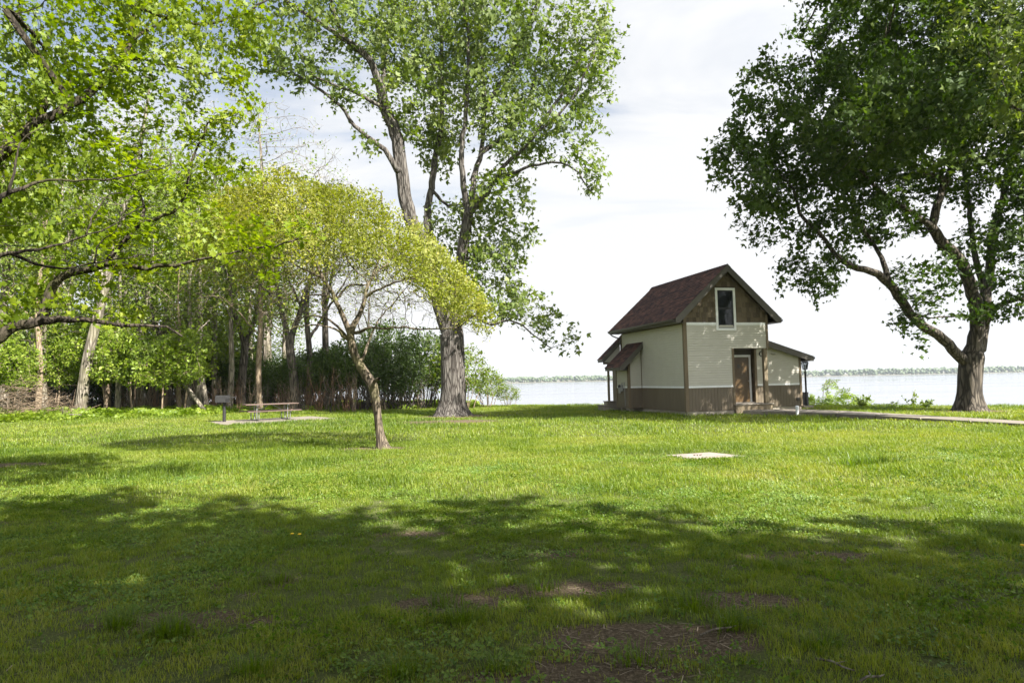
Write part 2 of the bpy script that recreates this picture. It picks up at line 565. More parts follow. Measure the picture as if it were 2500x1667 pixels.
# concrete walk, septic slab, picnic pad
concrete = simple('concrete', (.13, .112, .088), (.235, .205, .162), .9, 4.0, .25, detail=10.0)
concrete_w = simple('worn_concrete', (.17, .145, .12), (.31, .265, .225), .9, 3.0, .3, detail=11.0)


def flat_slab(name, P, z0, z1, mt, bev=.012):
    mb = MB()
    n = len(P)
    zt = z1 if callable(z1) else (lambda x, y: z1)
    mb.add([(x, y, z0) for x, y in P] + [(x, y, zt(x, y)) for x, y in P],
           [tuple(range(n))[::-1], tuple(range(n, 2 * n))] + [(i, (i + 1) % n, n + (i + 1) % n, n + i) for i in range(n)])
    return mb.build(name, mt, None, bev)


# walkway as a strip of quads along its run, a few expansion joints
L_ = [(9.75, 28.1), (11.2, 27.2), (12.5, 25.6), (13.8, 22.4), (14.9, 19.1), (15.9, 15.0)]
R_ = [(10.6, 29.0), (12.2, 28.9), (13.7, 27.7), (14.9, 23.3), (15.85, 19.9), (17.0, 15.2)]
ZP = [.17, .15, .12, .10, .085, .08]
mb = MB()
for i in range(len(L_) - 1):
    n_ = 2
    for k in range(n_):
        t0, t1 = k / n_ + .006, (k + 1) / n_ - .006
        q = []
        for t, A in ((t0, L_), (t0, R_), (t1, R_), (t1, L_)):
            q.append((A[i][0] * (1 - t) + A[i + 1][0] * t, A[i][1] * (1 - t) + A[i + 1][1] * t))
        za_, zc_ = (ZP[i] * (1 - t) + ZP[i + 1] * t for t in (t0, t1)); zz = [za_, za_, zc_, zc_]
        mb.add([(x, y, -.15) for x, y in q] + [(x, y, z) for (x, y), z in zip(q, zz)],
               [(3, 2, 1, 0), (4, 5, 6, 7)] + [(a, (a + 1) % 4, 4 + (a + 1) % 4, 4 + a) for a in range(4)])
PATH = L_ + R_[::-1]
tag(mb.build('walkway', concrete, None, .01), kind='structure')
PADZ = float(max(lawn_z(x, y) for x, y in PAD)) - .01
PS = flat_slab('picnic_pad', PAD, -.2, lambda x, y: PADZ, concrete)
tag(PS, 'rectangular concrete pad set in the lawn beneath the picnic table', 'concrete pad')
SLZ = float(max(lawn_z(x, y) for x, y in SLAB)) + .004
s = flat_slab('access_slab', SLAB, -.2, lambda x, y: SLZ, concrete_w)
tag(s, 'pale square concrete slab lying alone in the sunny lawn', 'concrete slab')
mb = MB()
cx, cy = np.mean(SLAB, 0)
for k in range(9):
    a = rng.uniform(0, 6.28); r_ = rng.uniform(0, .07)
    mb.tube([(cx - .12 + r_ * math.cos(a), cy + .05 + r_ * math.sin(a), SLZ), (cx - .12 + 1.8 * r_ * math.cos(a), cy + .05 + 1.8 * r_ * math.sin(a), SLZ + .015)], [.012, .004], 5)
mb.build('lifting_ring', simple('rusted_iron', (.03, .022, .016), (.07, .04, .02), .8, 30.0), s)

# ------------------------------------------------------------------ the house
W_, L__ = 4.138, 6.46
ZB, ZS, ZT, ZO, ZR = .17, 1.173, 4.0, 2.863, 6.527
SL = .9065                                                   # main roof slope
LX, LY = 6.94, 1.453                                         # lean-to: right corner, setback
DY, RX = 1.70, 4.45                                          # door wall, return wall
BX, BY0, BY1 = -.713, 4.21, 5.63                             # bump-out

vinyl = simple('cream_lap_siding', (.50, .475, .405), (.55, .525, .45), .45, 2.5, .05)
white_tr = simple('white_trim', (.80, .80, .79), (.86, .86, .85), .45, 4.0)
brownp = simple('brown_vertical_panel', (.128, .100, .066), (.16, .127, .085), .55, 5.0, .1, (1, 1, .15))
trimw = simple('stained_trim', (.13, .098, .058), (.20, .152, .092), .7, 9.0, .25, (1, 1, .12))
fasc = simple('grey_brown_fascia', (.082, .074, .06), (.105, .094, .077), .5, 3.0)
darkp = simple('dark_soffit', (.055, .047, .036), (.075, .064, .05), .7, 4.0)
shk = simple('cedar_shake', (.075, .055, .033), (.16, .122, .076), .8, 16.0, .5, (1, 1, .1), tint=True)
shing = simple('asphalt_shingle', (.034, .022, .021), (.125, .062, .045), .92, 55.0, .5, tint=True, spec=.15)
block = simple('concrete_block', (.30, .255, .20), (.43, .38, .31), .9, 3.0, .3, detail=10)
postw = simple('treated_post', (.15, .115, .07), (.25, .20, .125), .75, 8.0, .3, (1, 1, .08))
deckw = simple('deck_board', (.24, .21, .17), (.36, .32, .26), .8, 6.0, .2, (.15, 1, 1))
doorp = simple('brown_door', (.085, .052, .022), (.11, .067, .03), .38, 3.0, .03, (1, 1, .1))
black = simple('black_metal', (.012, .012, .013), (.022, .022, .023), .45, 8.0, .05)
gutm = simple('bronze_gutter', (.065, .058, .046), (.085, .075, .06), .4, 5.0)
greyb = simple('grey_box', (.23, .23, .22), (.30, .30, .285), .45, 4.0)

house = empty('house', (HX, HY, 0), HYAW)
tag(house, 'small two storey cream sided house with steep brown shingle roof by the lake', 'house')


def lap(mb, z0, z1, rng_fn, put, ch=.107, out_=.024):
    """lapped courses between z0 and z1; rng_fn(z) -> (a0, a1); put(a, d, z) -> point (d = distance outwards)"""
    n = max(1, round((z1 - z0) / ch)); h = (z1 - z0) / n
    for k in range(n):
        a, b = z0 + k * h, z0 + (k + 1) * h
        p0, p1 = rng_fn(a); q0, q1 = rng_fn(b)
        if q1 - q0 < .01: q0 = q1 = (q0 + q1) / 2
        g_ = a + .016                                        # open shadow gap under the butt edge
        vs = [put(p0, 0.002, a), put(p1, 0.002, a), put(p1, .003, g_), put(p0, .003, g_), put(p0, out_, g_), put(p1, out_, g_),
              put(p0, out_ + .001, a + h * .5), put(p1, out_ + .001, a + h * .5), put(p0, out_ * .6, a + h * .56), put(p1, out_ * .6, a + h * .56), put(q1, out_ * .6, b), put(q0, out_ * .6, b), put(q1, .002, b), put(q0, .002, b)]
        mb.add(vs, [(0, 1, 2, 3), (3, 2, 5, 4), (4, 5, 7, 6), (6, 7, 9, 8), (8, 9, 10, 11), (11, 10, 12, 13)])


def boards(mb, a0, a1, z0, z1, put, w=.152):
    n = max(1, round((a1 - a0) / w)); w = (a1 - a0) / n
    for k in range(n):
        b0, b1 = a0 + k * w, a0 + (k + 1) * w
        g = .0065
        vs = [put(b0, 0.001, z0), put(b0 + g, .002, z0), put(b0 + g * 2.2, .013, z0), put(b1 - g * .8, .013, z0), put(b1, .001, z0)]
        vs += [put(b0, 0.001, z1), put(b0 + g, .002, z1), put(b0 + g * 2.2, .013, z1), put(b1 - g * .8, .013, z1), put(b1, .001, z1)]
        mb.add(vs, [(i, i + 1, 6 + i, 5 + i) for i in range(4)])


front = lambda a, d, z: (a, -d, z)
lfront = lambda a, d, z: (a, LY - d, z)
left = lambda a, d, z: (-d, a, z)
bfront = lambda a, d, z: (a, BY0 - d, z)
bleft = lambda a, d, z: (BX - d, a, z)
zroof = lambda x: ZR - abs(x - W_ / 2) * SL
zwall = lambda x: zroof(x) - .20

# core walls (plain sheathing behind the cladding)
mb = MB()
T = .15
mb.prism([(0.0, ZB), (2.30, ZB), (2.30, ZO), (W_, ZO), (W_, zwall(W_)), (W_ / 2, zwall(W_ / 2)), (0.0, zwall(0))], 1, 0.0, T)             # front
mb.prism([(0, ZB), (W_, ZB), (W_, zwall(W_)), (W_ / 2, zwall(W_ / 2)), (0, zwall(0))], 1, L__ - T, L__)                         # back
mb.box(0, T, T + .001, L__ - T - .001, ZB, zwall(0))                                                                             # left
mb.box(W_ - T, W_, T + .001, L__ - T - .001, ZO, zwall(W_))                                                                      # right, above the lean-to
mb.box(2.30, 2.38, T + .002, DY, ZB, ZO - .002)                                                                                  # recess side
mb.box(2.385, RX - .002, DY, DY + T, .40, ZO - .002)                                                                             # door wall
mb.box(RX, RX + T, LY + .06, DY + .3, ZB, ZO + .18)                                                                              # return wall
zl = lambda x: 3.267 - (x - 4.99) * .308
mb.prism([(RX, ZB), (LX, ZB), (LX, zl(LX) - .2), (RX, zl(RX) - .2)], 1, LY, LY + .055)                                             # lean-to front
mb.box(LX - T, LX, LY + .06, L__, ZB, zl(LX) - .2)
mb.box(2.385, W_ - T - .003, T + .003, DY - .003, ZO, ZO + .1)                                                                   # porch ceiling
mb.box(W_ + .003, RX + .1, LY - .3, DY + .3, 3.0, 3.08)
mb.prism([(BX, ZB + .03), (0, ZB + .03), (0, 3.2), (BX, 2.52)], 1, BY0, BY1)                                                       # bump-out
mb.build('wall', darkp, house)

# lap siding
mb = MB()
lap(mb, ZS + .09, ZO, lambda z: (.13, 2.285), front)
lap(mb, ZO, ZT - .115, lambda z: (.13, W_ - .095), front)
lap(mb, ZS + .09, 3.93, lambda z: (.10, L__ - .09), left)
ltop = lambda z: (RX + .1, min(LX - .10, max(RX + .12, 4.99 + (3.267 - .19 - z) / .308)))
lap(mb, ZS + .09, 3.24, ltop, lfront)
lap(mb, ZS + .09, 3.15, lambda z: (max(BX + .1, (z - 3.2) / .952 + 0.02) if z > 2.5 else BX + .1, -.035), bfront)
lap(mb, ZS + .09, 2.46, lambda z: (BY0 + .1, BY1 - .08), bleft)
o = mb.build('lap_siding', vinyl, house)

# shake gable
mb = MB()
rows = np.arange(ZT, zwall(W_ / 2), .226)
for ri, z in enumerate(rows):
    z1 = min(z + .245, zwall(W_ / 2) - .02)
    hw = lambda zz: (zwall(W_ / 2) - zz) / SL
    x = W_ / 2 - min(hw(z), W_ / 2 - .09) + .005
    xe = W_ / 2 + min(hw(z), W_ / 2 - .09) - .005
    while x < xe:
        w = random.uniform(.09, .26); x2 = min(x + w, xe); t = random.random()
        a, b = x + .003, x2 - .003
        if z < 5.50 and a < 1.60 < b: b = 1.60
        if z < 5.50 and a < 2.54 < b: a = 2.54
        if b > a and not (z < 5.50 and a >= 1.60 and b <= 2.54):
            za, zb_ = min(z1, zwall(a) - .01), min(z1, zwall(b) - .01)
            if za > z + .01 or zb_ > z + .01:
                j = random.uniform(-.006, .006)
                za, zb_ = max(za, z + .005), max(zb_, z + .005)
                mb.add([(a, -.002, z + j), (b, -.002, z + j), (b, -.028, z + j), (a, -.028, z + j), (a, -.006, za), (b, -.006, zb_)],
                       [(0, 1, 2, 3), (3, 2, 5, 4), (0, 3, 4), (1, 5, 2)], t)
        x = x2
mb.build('shake_cladding', shk, house)
mb = MB()                                                            # shake-clad jamb of the recessed entry
for z in np.arange(.42, ZO - .05, .226):
    y = LY + .03
    while y < DY:
        y2 = min(DY, y + random.uniform(.1, .2)); t = random.random()
        mb.add([(RX - .004, y, z), (RX - .004, y2 - .004, z), (RX - .02, y2 - .004, z), (RX - .02, y, z), (RX - .004, y, min(z + .225, ZO)), (RX - .004, y2 - .004, min(z + .225, ZO))], [(0, 1, 2, 3), (3, 2, 5, 4)], t)
        y = y2
mb.build('shake_cladding', shk, house)

# brown vertical panels
for a_ in ((.13, 2.285, ZB, ZS, front), (.10, BY0, ZB, ZS, left, .135), (BY1, L__ - .08, ZB, ZS, left, .135), (BX + .1, -.02, ZB + .03, ZS, bfront, .12),
           (BY0 + .1, BY1 - .08, ZB + .03, ZS, bleft, .14), (RX + .1, LX - .10, ZB, ZS, lfront)):
    mb = MB(); boards(mb, *a_); mb.build('vertical_panelling', brownp, house)
# white trim strips
mb = MB()
for a0, a1, f_ in ((.13, 2.285, front), (RX + .1, LX - .10, lfront)):
    p0, p1 = f_(a0, -.0, ZS), f_(a1, .022, ZS)
    mb = MB(); mb.box(a0, a1, min(p0[1], p1[1]), max(p0[1], p1[1]), ZS, ZS + .088); mb.build('trim_strip', white_tr, house, .004)
mb = MB(); mb.box(-.022, 0, .10, BY0 - .003, ZS, ZS + .088); mb.build('trim_strip', white_tr, house, .004)
mb = MB(); mb.box(-.022, 0, BY1 + .003, L__ - .09, ZS, ZS + .088); mb.build('trim_strip', white_tr, house, .004)
mb = MB(); mb.box(BX + .1, -.03, BY0 - .022, BY0, ZS, ZS + .088); mb.build('trim_strip', white_tr, house, .004)
mb = MB(); mb.box(BX - .022, BX, BY0 + .1, BY1 - .08, ZS, ZS + .088); mb.build('trim_strip', white_tr, house, .004)
mb = MB(); mb.box(.13, 1.565, -.03, 0, ZT - .112, ZT + .004); mb.build('trim_strip', white_tr, house, .004)
mb = MB(); mb.box(2.575, W_ - .095, -.03, 0, ZT - .112, ZT + .004); mb.build('trim_strip', white_tr, house, .004)

# corner boards
mb = MB()
mb = MB(); mb.box(-.03, .125, -.032, .10, ZB - .01, 4.35); mb.build('corner_board', trimw, house, .004)
mb = MB(); mb.box(W_ - .09, W_ + .03, -.032, .09, ZO - .02, 4.35); mb.build('corner_board', trimw, house, .004)
mb = MB(); mb.box(2.288, 2.392, -.033, .14, ZB, ZO - .004); mb.build('corner_board', trimw, house, .004)
mb = MB(); mb.box(RX - .03, RX + .095, LY - .033, LY + .05, ZB, 3.15); mb.build('corner_board', trimw, house, .004)
mb = MB(); mb.box(LX - .095, LX + .03, LY - .033, LY + .09, ZB, zl(LX) - .21); mb.build('corner_board', trimw, house, .004)
mb = MB(); mb.box(BX - .033, BX + .095, BY0 - .033, BY0 + .09, ZB + .02, 2.45); mb.build('corner_board', trimw, house, .004)
mb = MB(); mb.box(BX - .03, BX + .05, BY1 - .075, BY1 + .02, ZB + .02, 2.40); mb.build('corner_board', trimw, house, .004)
mb = MB(); mb.box(-.03, -.002, BY0 - .06, BY0 - .024, ZB, 3.15); mb.build('corner_board', trimw, house, .004)
mb = MB(); mb.box(-.03, .05, L__ - .085, L__ + .02, ZB, 3.93); mb.build('corner_board', trimw, house, .004)
mb = MB(); mb.box(-.025, 0.0, .105, L__ - .09, 3.93, 3.968); mb.build('corner_board', trimw, house, .004)

# foundation
mb = MB()
mb = MB(); mb.box(.03, 2.33, .02, .2, -.4, ZB - .012); mb.build('foundation', block, house)
mb = MB(); mb.box(.03, .2, .205, BY0, -.4, ZB - .012); mb.build('foundation', block, house)
mb = MB(); mb.box(.05, .2, BY0 + .005, L__, -.4, ZB - .012); mb.build('foundation', block, house)
mb = MB(); mb.box(RX, LX - .03, LY + .02, LY + .2, -.4, ZB - .012); mb.build('foundation', block, house)
mb = MB(); mb.box(LX - .2, LX - .03, LY + .205, L__, -.4, ZB - .012); mb.build('foundation', block, house)
mb = MB(); mb.box(BX + .12, BX + .3, BY0 + .15, BY0 + .35, -.4, ZB + .028); mb.build('foundation', block, house)
mb = MB(); mb.box(BX + .12, BX + .3, BY1 - .35, BY1 - .15, -.4, ZB + .028); mb.build('foundation', block, house)


def roof_slab(mb, e0, e1, x0, z0, x1, z1, th):
    """plain board: cross-section from (x0,z0) eave to (x1,z1) ridge, extruded y e0..e1"""
    mb.prism([(x0, z0), (x1, z1), (x1, z1 - th), (x0, z0 - th)], 1, e0, e1)


def shingles(mb, e0, e1, x0, z0, x1, z1, expo=.14):
    """courses of tabs from eave (x0,z0) up to (x1,z1)"""
    Ls = math.hypot(x1 - x0, z1 - z0); n = round(Ls / expo); ex = Ls / n
    ux, uz = (x1 - x0) / Ls, (z1 - z0) / Ls
    nx_, nz_ = (-uz, ux) if ux > 0 else (uz, -ux)
    for k in range(n):
        s0, s1 = k * ex - (.02 if k == 0 else 0), (k + 1) * ex + .01
        y = e0 - random.uniform(0, .3)
        while y < e1:
            y2 = y + random.choice((.16, .2, .33)); a, b = max(y, e0) + .002, min(y2, e1) - .002
            if b > a + .01:
                t = min(1, max(0, random.gauss(.42, .28))); u = .012 + random.choice((0, 0, .005))
                P = lambda s_, yy, h: (x0 + ux * s_ + nx_ * h, yy, z0 + uz * s_ + nz_ * h)
                mb.add([P(s0, a, .002), P(s0, b, .002), P(s0, b, u), P(s0, a, u), P(s1, a, .005), P(s1, b, .005)], [(0, 1, 2, 3), (3, 2, 5, 4), (0, 3, 4), (1, 5, 2)], t)
            y = y2


EO, OV, BK = .531, .286, 6.78
roof = MB()
for sgn in (0, 1):
    x0 = -EO if sgn == 0 else W_ + EO
    roof_slab(roof, -OV, BK, x0, zroof(x0), W_ / 2 + (-.001 if sgn == 0 else .001), ZR, .05)
roof = roof.build('roof', darkp, house)
mb = MB()
for sgn in (0, 1):
    x0 = -EO - .03 if sgn == 0 else W_ + EO + .03
    shingles(mb, -OV - .03, BK, x0, zroof(x0), W_ / 2, ZR)
for y in np.arange(-OV - .03, BK, .2):                             # ridge caps
    t = random.random() * .5
    mb.add([(W_ / 2 - .16, y, ZR - .12), (W_ / 2, y, ZR + .03), (W_ / 2 + .16, y, ZR - .12), (W_ / 2 - .16, y + .21, ZR - .135), (W_ / 2, y + .21, ZR + .018), (W_ / 2 + .16, y + .21, ZR - .135)],
           [(0, 1, 4, 3), (1, 2, 5, 4)], t)
mb.build('shingles', shing, roof)
mb = MB()                                                            # rake boards, fascia, soffits
for sgn in (0, 1):
    x0 = -EO if sgn == 0 else W_ + EO
    xc = W_ / 2 - .0005 if sgn == 0 else W_ / 2 + .0005
    for yy in (-OV - .022, BK - .005):
        mb.prism([(x0, zroof(x0) - .003), (xc, ZR - .003), (xc, ZR - .31), (x0 + (.2 if sgn == 0 else -.2), zroof(x0) - .2), (x0, zroof(x0) - .2)], 1, yy, yy + .034)
    mb.box(min(x0, x0 + (.022 if sgn == 0 else -.022)), max(x0, x0 + (.022 if sgn == 0 else -.022)), -OV + .013, BK - .006, zroof(x0) - .2, zroof(x0) - .055)
    xa, xb = (x0 + .024, -.034) if sgn == 0 else (W_ + .034, x0 - .024)
    mb.box(xa, xb, -OV + .013, BK - .006, zroof(x0) - .198, zroof(x0) - .185)
mb.build('fascia', fasc, roof, .003)
mb = MB()                                                            # underside of the gable overhang
for sgn in (0, 1):
    xa, xb = (-.2, W_ / 2 - .002) if sgn == 0 else (W_ / 2 + .002, W_ + .2)
    mb.prism([(xa, zroof(xa) - .17), (xb, zroof(xb) - .17), (xb, zroof(xb) - .182), (xa, zroof(xa) - .182)], 1, -OV + .014, -.034)
mb.build('soffit', darkp, roof)


def gutter(mb, x, y0, y1, z, s):
    mb.prism([(x, z), (x, z - .11), (x + s * .07, z - .11), (x + s * .10, z - .07), (x + s * .115, z), (x + s * .108, z), (x + s * .09, z - .062), (x + s * .065, z - .10), (x + s * .008, z - .10), (x + s * .008, z)], 1, y0, y1)


mb = MB()
gutter(mb, -EO - .002, -OV + .02, BK - .02, zroof(-EO) - .045, -1)
gutter(mb, W_ + EO + .002, -OV + .02, BK - .02, zroof(W_ + EO) - .045, 1)
mb.build('gutter', gutm, roof)
mb = MB()
gz = zroof(-EO) - .155
mb.tube([(-EO - .05, BK - .3, gz + .01), (-EO - .05, BK - .3, gz - .08), (-EO + .02, BK - .31, gz - .14), (-.10, L__ - .02, gz - .30), (-.055, L__ - .02, gz - .38), (-.055, L__ - .02, ZB)], .036, 6)
mb.build('downspout', gutm, house)

# lean-to roof
lx1 = 7.46
mb = MB()
roof_slab(mb, LY - .30, L__ + .3, lx1, zl(lx1), W_ + .012, zl(W_ + .012), .045)
lr = mb.build('lean_to_roof', darkp, house)
mb = MB()
shingles(mb, LY - .33, L__ + .3, lx1 + .03, zl(lx1 + .03), W_ + .02, zl(W_ + .02))
mb.build('shingles', shing, lr)
mb = MB()
mb.prism([(W_ + .013, zl(W_) - .004), (lx1, zl(lx1) - .003), (lx1, zl(lx1) - .225), (lx1 - .16, zl(lx1) - .225), (W_ + .013, zl(W_) - .30)], 1, LY - .325, LY - .29)
mb.box(lx1 - .02, lx1 + .002, LY - .288, L__ + .29, zl(lx1) - .222, zl(lx1) - .05)
mb.box(LX + .033, lx1 - .022, LY - .288, L__ + .29, zl(lx1) - .22, zl(lx1) - .205)
mb.prism([(W_ + .04, zl(W_) - .22), (LX, zl(LX) - .2), (LX, zl(LX) - .212), (W_ + .04, zl(W_) - .232)], 1, LY - .288, LY - .035)
mb.build('fascia', fasc, lr, .003)
mb = MB(); gutter(mb, lx1 + .004, LY - .28, L__ + .28, zl(lx1) - .03, 1); mb.build('gutter', gutm, lr)

# bump-out roof
zb_ = lambda x: 3.42 + x * .952
bx1 = -1.262
mb = MB(); roof_slab(mb, BY0 - .27, BY1 + .13, bx1, zb_(bx1), -.003, zb_(-.003), .04); br = mb.build('awning_roof', darkp, house)
mb = MB(); shingles(mb, BY0 - .29, BY1 + .15, bx1 - .03, zb_(bx1 - .03), -.01, zb_(-.01)); mb.build('shingles', shing, br)
mb = MB()
for yy in (BY0 - .29, BY1 + .12):
    mb.prism([(bx1, zb_(bx1) - .003), (-.034, zb_(-.034) - .003), (-.034, zb_(-.034) - .30), (bx1 + .16, zb_(bx1) - .185), (bx1, zb_(bx1) - .185)], 1, yy, yy + .03)
mb.box(bx1, bx1 + .022, BY0 - .258, BY1 + .118, zb_(bx1) - .185, zb_(bx1) - .045)
mb.box(bx1 + .024, BX - .035, BY0 - .258, BY1 + .118, zb_(bx1) - .183, zb_(bx1) - .17)
mb.build('fascia', fasc, br, .003)

# rear wing with its porch
zp = lambda x: 3.71 - (-x) * .93
ex = -1.11
mb = MB()
PY = 6.56
roof_slab(mb, PY - .06, PY + .55, ex, zp(ex), W_ / 2 - .001, zp(W_ / 2), .05)
roof_slab(mb, PY - .06, PY + .55, W_ - ex, zp(ex), W_ / 2 + .001, zp(W_ / 2), .05)
pr = mb.build('porch_roof', darkp, house)
mb = MB(); shingles(mb, PY - .08, PY + .55, ex - .03, zp(ex - .03), W_ / 2, zp(W_ / 2)); shingles(mb, PY - .08, PY + .55, W_ - ex + .03, zp(ex - .03), W_ / 2, zp(W_ / 2)); mb.build('shingles', shing, pr)
mb = MB()
mb.prism([(ex, zp(ex) - .003), (-.06, zp(-.06) - .003), (-.06, zp(-.06) - .22), (ex + .1, zp(ex) - .17), (ex, zp(ex) - .17)], 1, PY - .09, PY - .06)
mb.box(ex, ex + .02, PY - .055, PY + .54, zp(ex) - .17, zp(ex) - .055)
mb.build('fascia', fasc, pr, .003)
mb = MB()
lap(mb, zp(ex) - .165, 3.38, lambda z: (min(-.09, ex + .1 + (z - zp(ex) + .17) / .93), -.06), lambda a, d, z: (a, PY - d, z))
mb.build('porch_siding', vinyl, house)
mb = MB()
mb.box(ex + .12, 0, PY, PY + .12, 2.40, 2.57)
mb.box(.10, W_ - .1, PY + .02, 8.0, -.3, 2.6)
mb.build('rear_wall', brownp, house)
for px_, yy in ((-.775, PY + .02),):
    mb = MB(); mb.box(px_, px_ + .10, yy, yy + .1, .485, 2.40); mb.build('porch_post', postw, house, .006)
mb = MB()
mb.box(-.9, .09, PY - .05, PY + .5, .44, .485)
mb.box(-.86, .09, PY, PY + .45, .12, .435)
mb.box(-1.23, -.87, PY - .25, PY + .6, .26, .30)
mb.box(-1.16, -.865, PY - .2, PY + .55, -.2, .255)
mb.build('porch_step', deckw, house, .006)

# entry: deck, post, door
mb = MB()
for k in range(12):
    y0 = -.13 + k * .152
    mb.box(2.30 + (.10 if y0 > -.03 else 0), 4.24, y0, y0 + .146, .385, .42)
dk = mb.build('entry_deck', deckw, house, .004)
mb = MB(); mb.box(2.34, 4.20, -.08, -.04, .0, .383); mb.box(4.16, 4.2, -.038, 1.4, .0, .383); mb.build('riser', postw, dk)
mb = MB(); mb.box(3.925, 4.105, .02, .17, .421, ZO - .022); mb.build('porch_post', postw, house, .008)
door = MB()
DX0, DX1, DZ0, DZ1 = 3.365, 4.28, .435, 2.53
door.box(DX0, DX1, DY - .03, DY - .002, DZ0, DZ1)
door = door.build('door', doorp, house, .004)
door['label'] = 'plain brown entry door set back in the porch recess'
mb = MB()
mb.box(DX1 + .002, DX1 + .10, DY - .045, DY - .001, .42, DZ1 + .10)
mb.box(DX0 - .10, DX0 - .002, DY - .045, DY - .001, .42, DZ1 + .10)
mb.box(DX0 - .001, DX1 + .001, DY - .045, DY - .001, DZ1 + .003, DZ1 + .10)
mb.build('door_frame', white_tr, door, .005)
mb = MB(); mb.lathe([(.012, 0), (.012, .03), (.03, .04), (.034, .055), (.026, .07), (.006, .074)], n=14)
o = mb.build('door_knob', simple('brushed_knob', (.35, .32, .26), (.45, .42, .35), .3, 20, metal=.9), door)
o.rotation_euler = (R(90), 0, 0); o.location = (DX1 - .08, DY - .03, 1.40)
mb = MB(); mb.box(3.66, 3.84, DY - .036, DY - .031, 2.02, 2.2); mb.build('door_plaque', simple('dark_plaque', (.05, .04, .03), (.08, .065, .05), .4), door, .003)

# gable window
X0, X1, Z0, Z1 = 1.575, 2.565, 3.655, 5.53
win = MB()
FW_ = .105
win.box(X0, X0 + FW_, -.045, 0, Z0, Z1); win.box(X1 - FW_, X1, -.045, 0, Z0, Z1)
win.box(X0 + FW_ + .0005, X1 - FW_ - .0005, -.045, 0, Z0, Z0 + FW_); win.box(X0 + FW_ + .0005, X1 - FW_ - .0005, -.045, 0, Z1 - FW_, Z1)
win = win.build('window', white_tr, house, .006)
win['label'] = 'tall narrow white framed gable window with dark blinds'
a, b, c, d = X0 + FW_, X1 - FW_, Z0 + FW_, Z1 - FW_
zm = c + (d - c) * .52
mb = MB()
S_ = .045
for (z0, z1, y) in ((c, zm, -.016), (zm + .001, d, -.010)):
    mb.box(a, a + S_, y, y + .012, z0, z1); mb.box(b - S_, b, y, y + .012, z0, z1)
    mb.box(a + S_, b - S_, y, y + .012, z0, z0 + S_); mb.box(a + S_, b - S_, y, y + .012, z1 - S_, z1)
mb.build('sash', black, win, .002)
mb = MB(); mb.box(a + .02, b - .02, .03, .034, c + .02, d - .02)
gm, nt = mat('window_glass')
g1 = nd(nt, 'ShaderNodeBsdfGlossy', i={'Roughness': .03}); g2 = nd(nt, 'ShaderNodeBsdfTransparent', i={0: (.55, .57, .58, 1)})
fr = nd(nt, 'ShaderNodeFresnel', i={0: 1.3}); ms = nd(nt, 'ShaderNodeMixShader')
nt.links.new(fr.outputs[0], ms.inputs[0]); nt.links.new(g2.outputs[0], ms.inputs[1]); nt.links.new(g1.outputs[0], ms.inputs[2]); out(nt, ms.outputs[0])
mb = MB(); mb.box(a + .01, b - .01, -.0035, -.0015, c + .01, d - .01); mb.build('pane', gm, win)
mb = MB()
bm_ = simple('grey_blind', (.30, .30, .31), (.40, .40, .41), .5, 5)
for k in range(34):
    z = c + .05 + k * (d - c - .1) / 34
    if k in (17, 18): continue
    mb.add([(a + .06, -.001, z), (b - .10, -.001, z), (b - .10, .0, z + .030), (a + .06, .0, z + .030)], [(0, 1, 2, 3)])
mb.build('blind', bm_, win)

# fittings
mb = MB()
mb.box(BX - .16, BX - .035, 4.75, 5.02, 1.02, 1.33); mb.box(BX - .22, BX - .161, 4.80, 4.97, .92, 1.22)
mt_ = mb.build('meter_box', greyb, house, .01)
mb = MB(); mb.lathe([(.085, 0), (.085, .05), (.07, .08), (.02, .09)], n=16); o = mb.build('meter_dial', black, mt_); o.rotation_euler = (0, R(-90), 0); o.location = (BX - .161, 4.885, 1.26)
mb = MB(); mb.tube([(BX - .06, 4.88, 1.33), (BX - .06, 4.88, 1.42), (BX - .03, 4.6, 1.46), (BX - .03, 4.6, .3)], .018, 6); mb.build('conduit', greyb, mt_)
mb = MB(); mb.box(6.63, 6.80, LY - .05, LY - .014, .42, .58); mb.box(6.67, 6.76, LY - .062, LY - .051, .45, .55); mb.build('outlet_cover', simple('outlet_plate', (.05, .043, .035), (.07, .06, .05), .4), house, .006)
mb = MB(); mb.box(5.34, 5.38, LY - .03, LY - .012, 2.62, 2.78); mb.tube([(5.36, LY - .03, 2.66), (5.40, LY - .10, 2.63), (5.5, LY - .13, 2.65)], [.025, .03, .045], 10); mb.build('flood_lamp', simple('cream_plastic', (.42, .40, .33), (.46, .44, .36), .4), house)
mb = MB(); mb.tube([(4.8 + .11 * math.cos(t), LY - .06, 2.66 + .11 * math.sin(t)) for t in np.linspace(0, 6.283, 25)], .022, 8, cap=False); mb.tube([(4.8, LY - .012, 2.77), (4.8, LY - .06, 2.77)], .02, 8)
mb.build('wall_hook_ring', black, house)

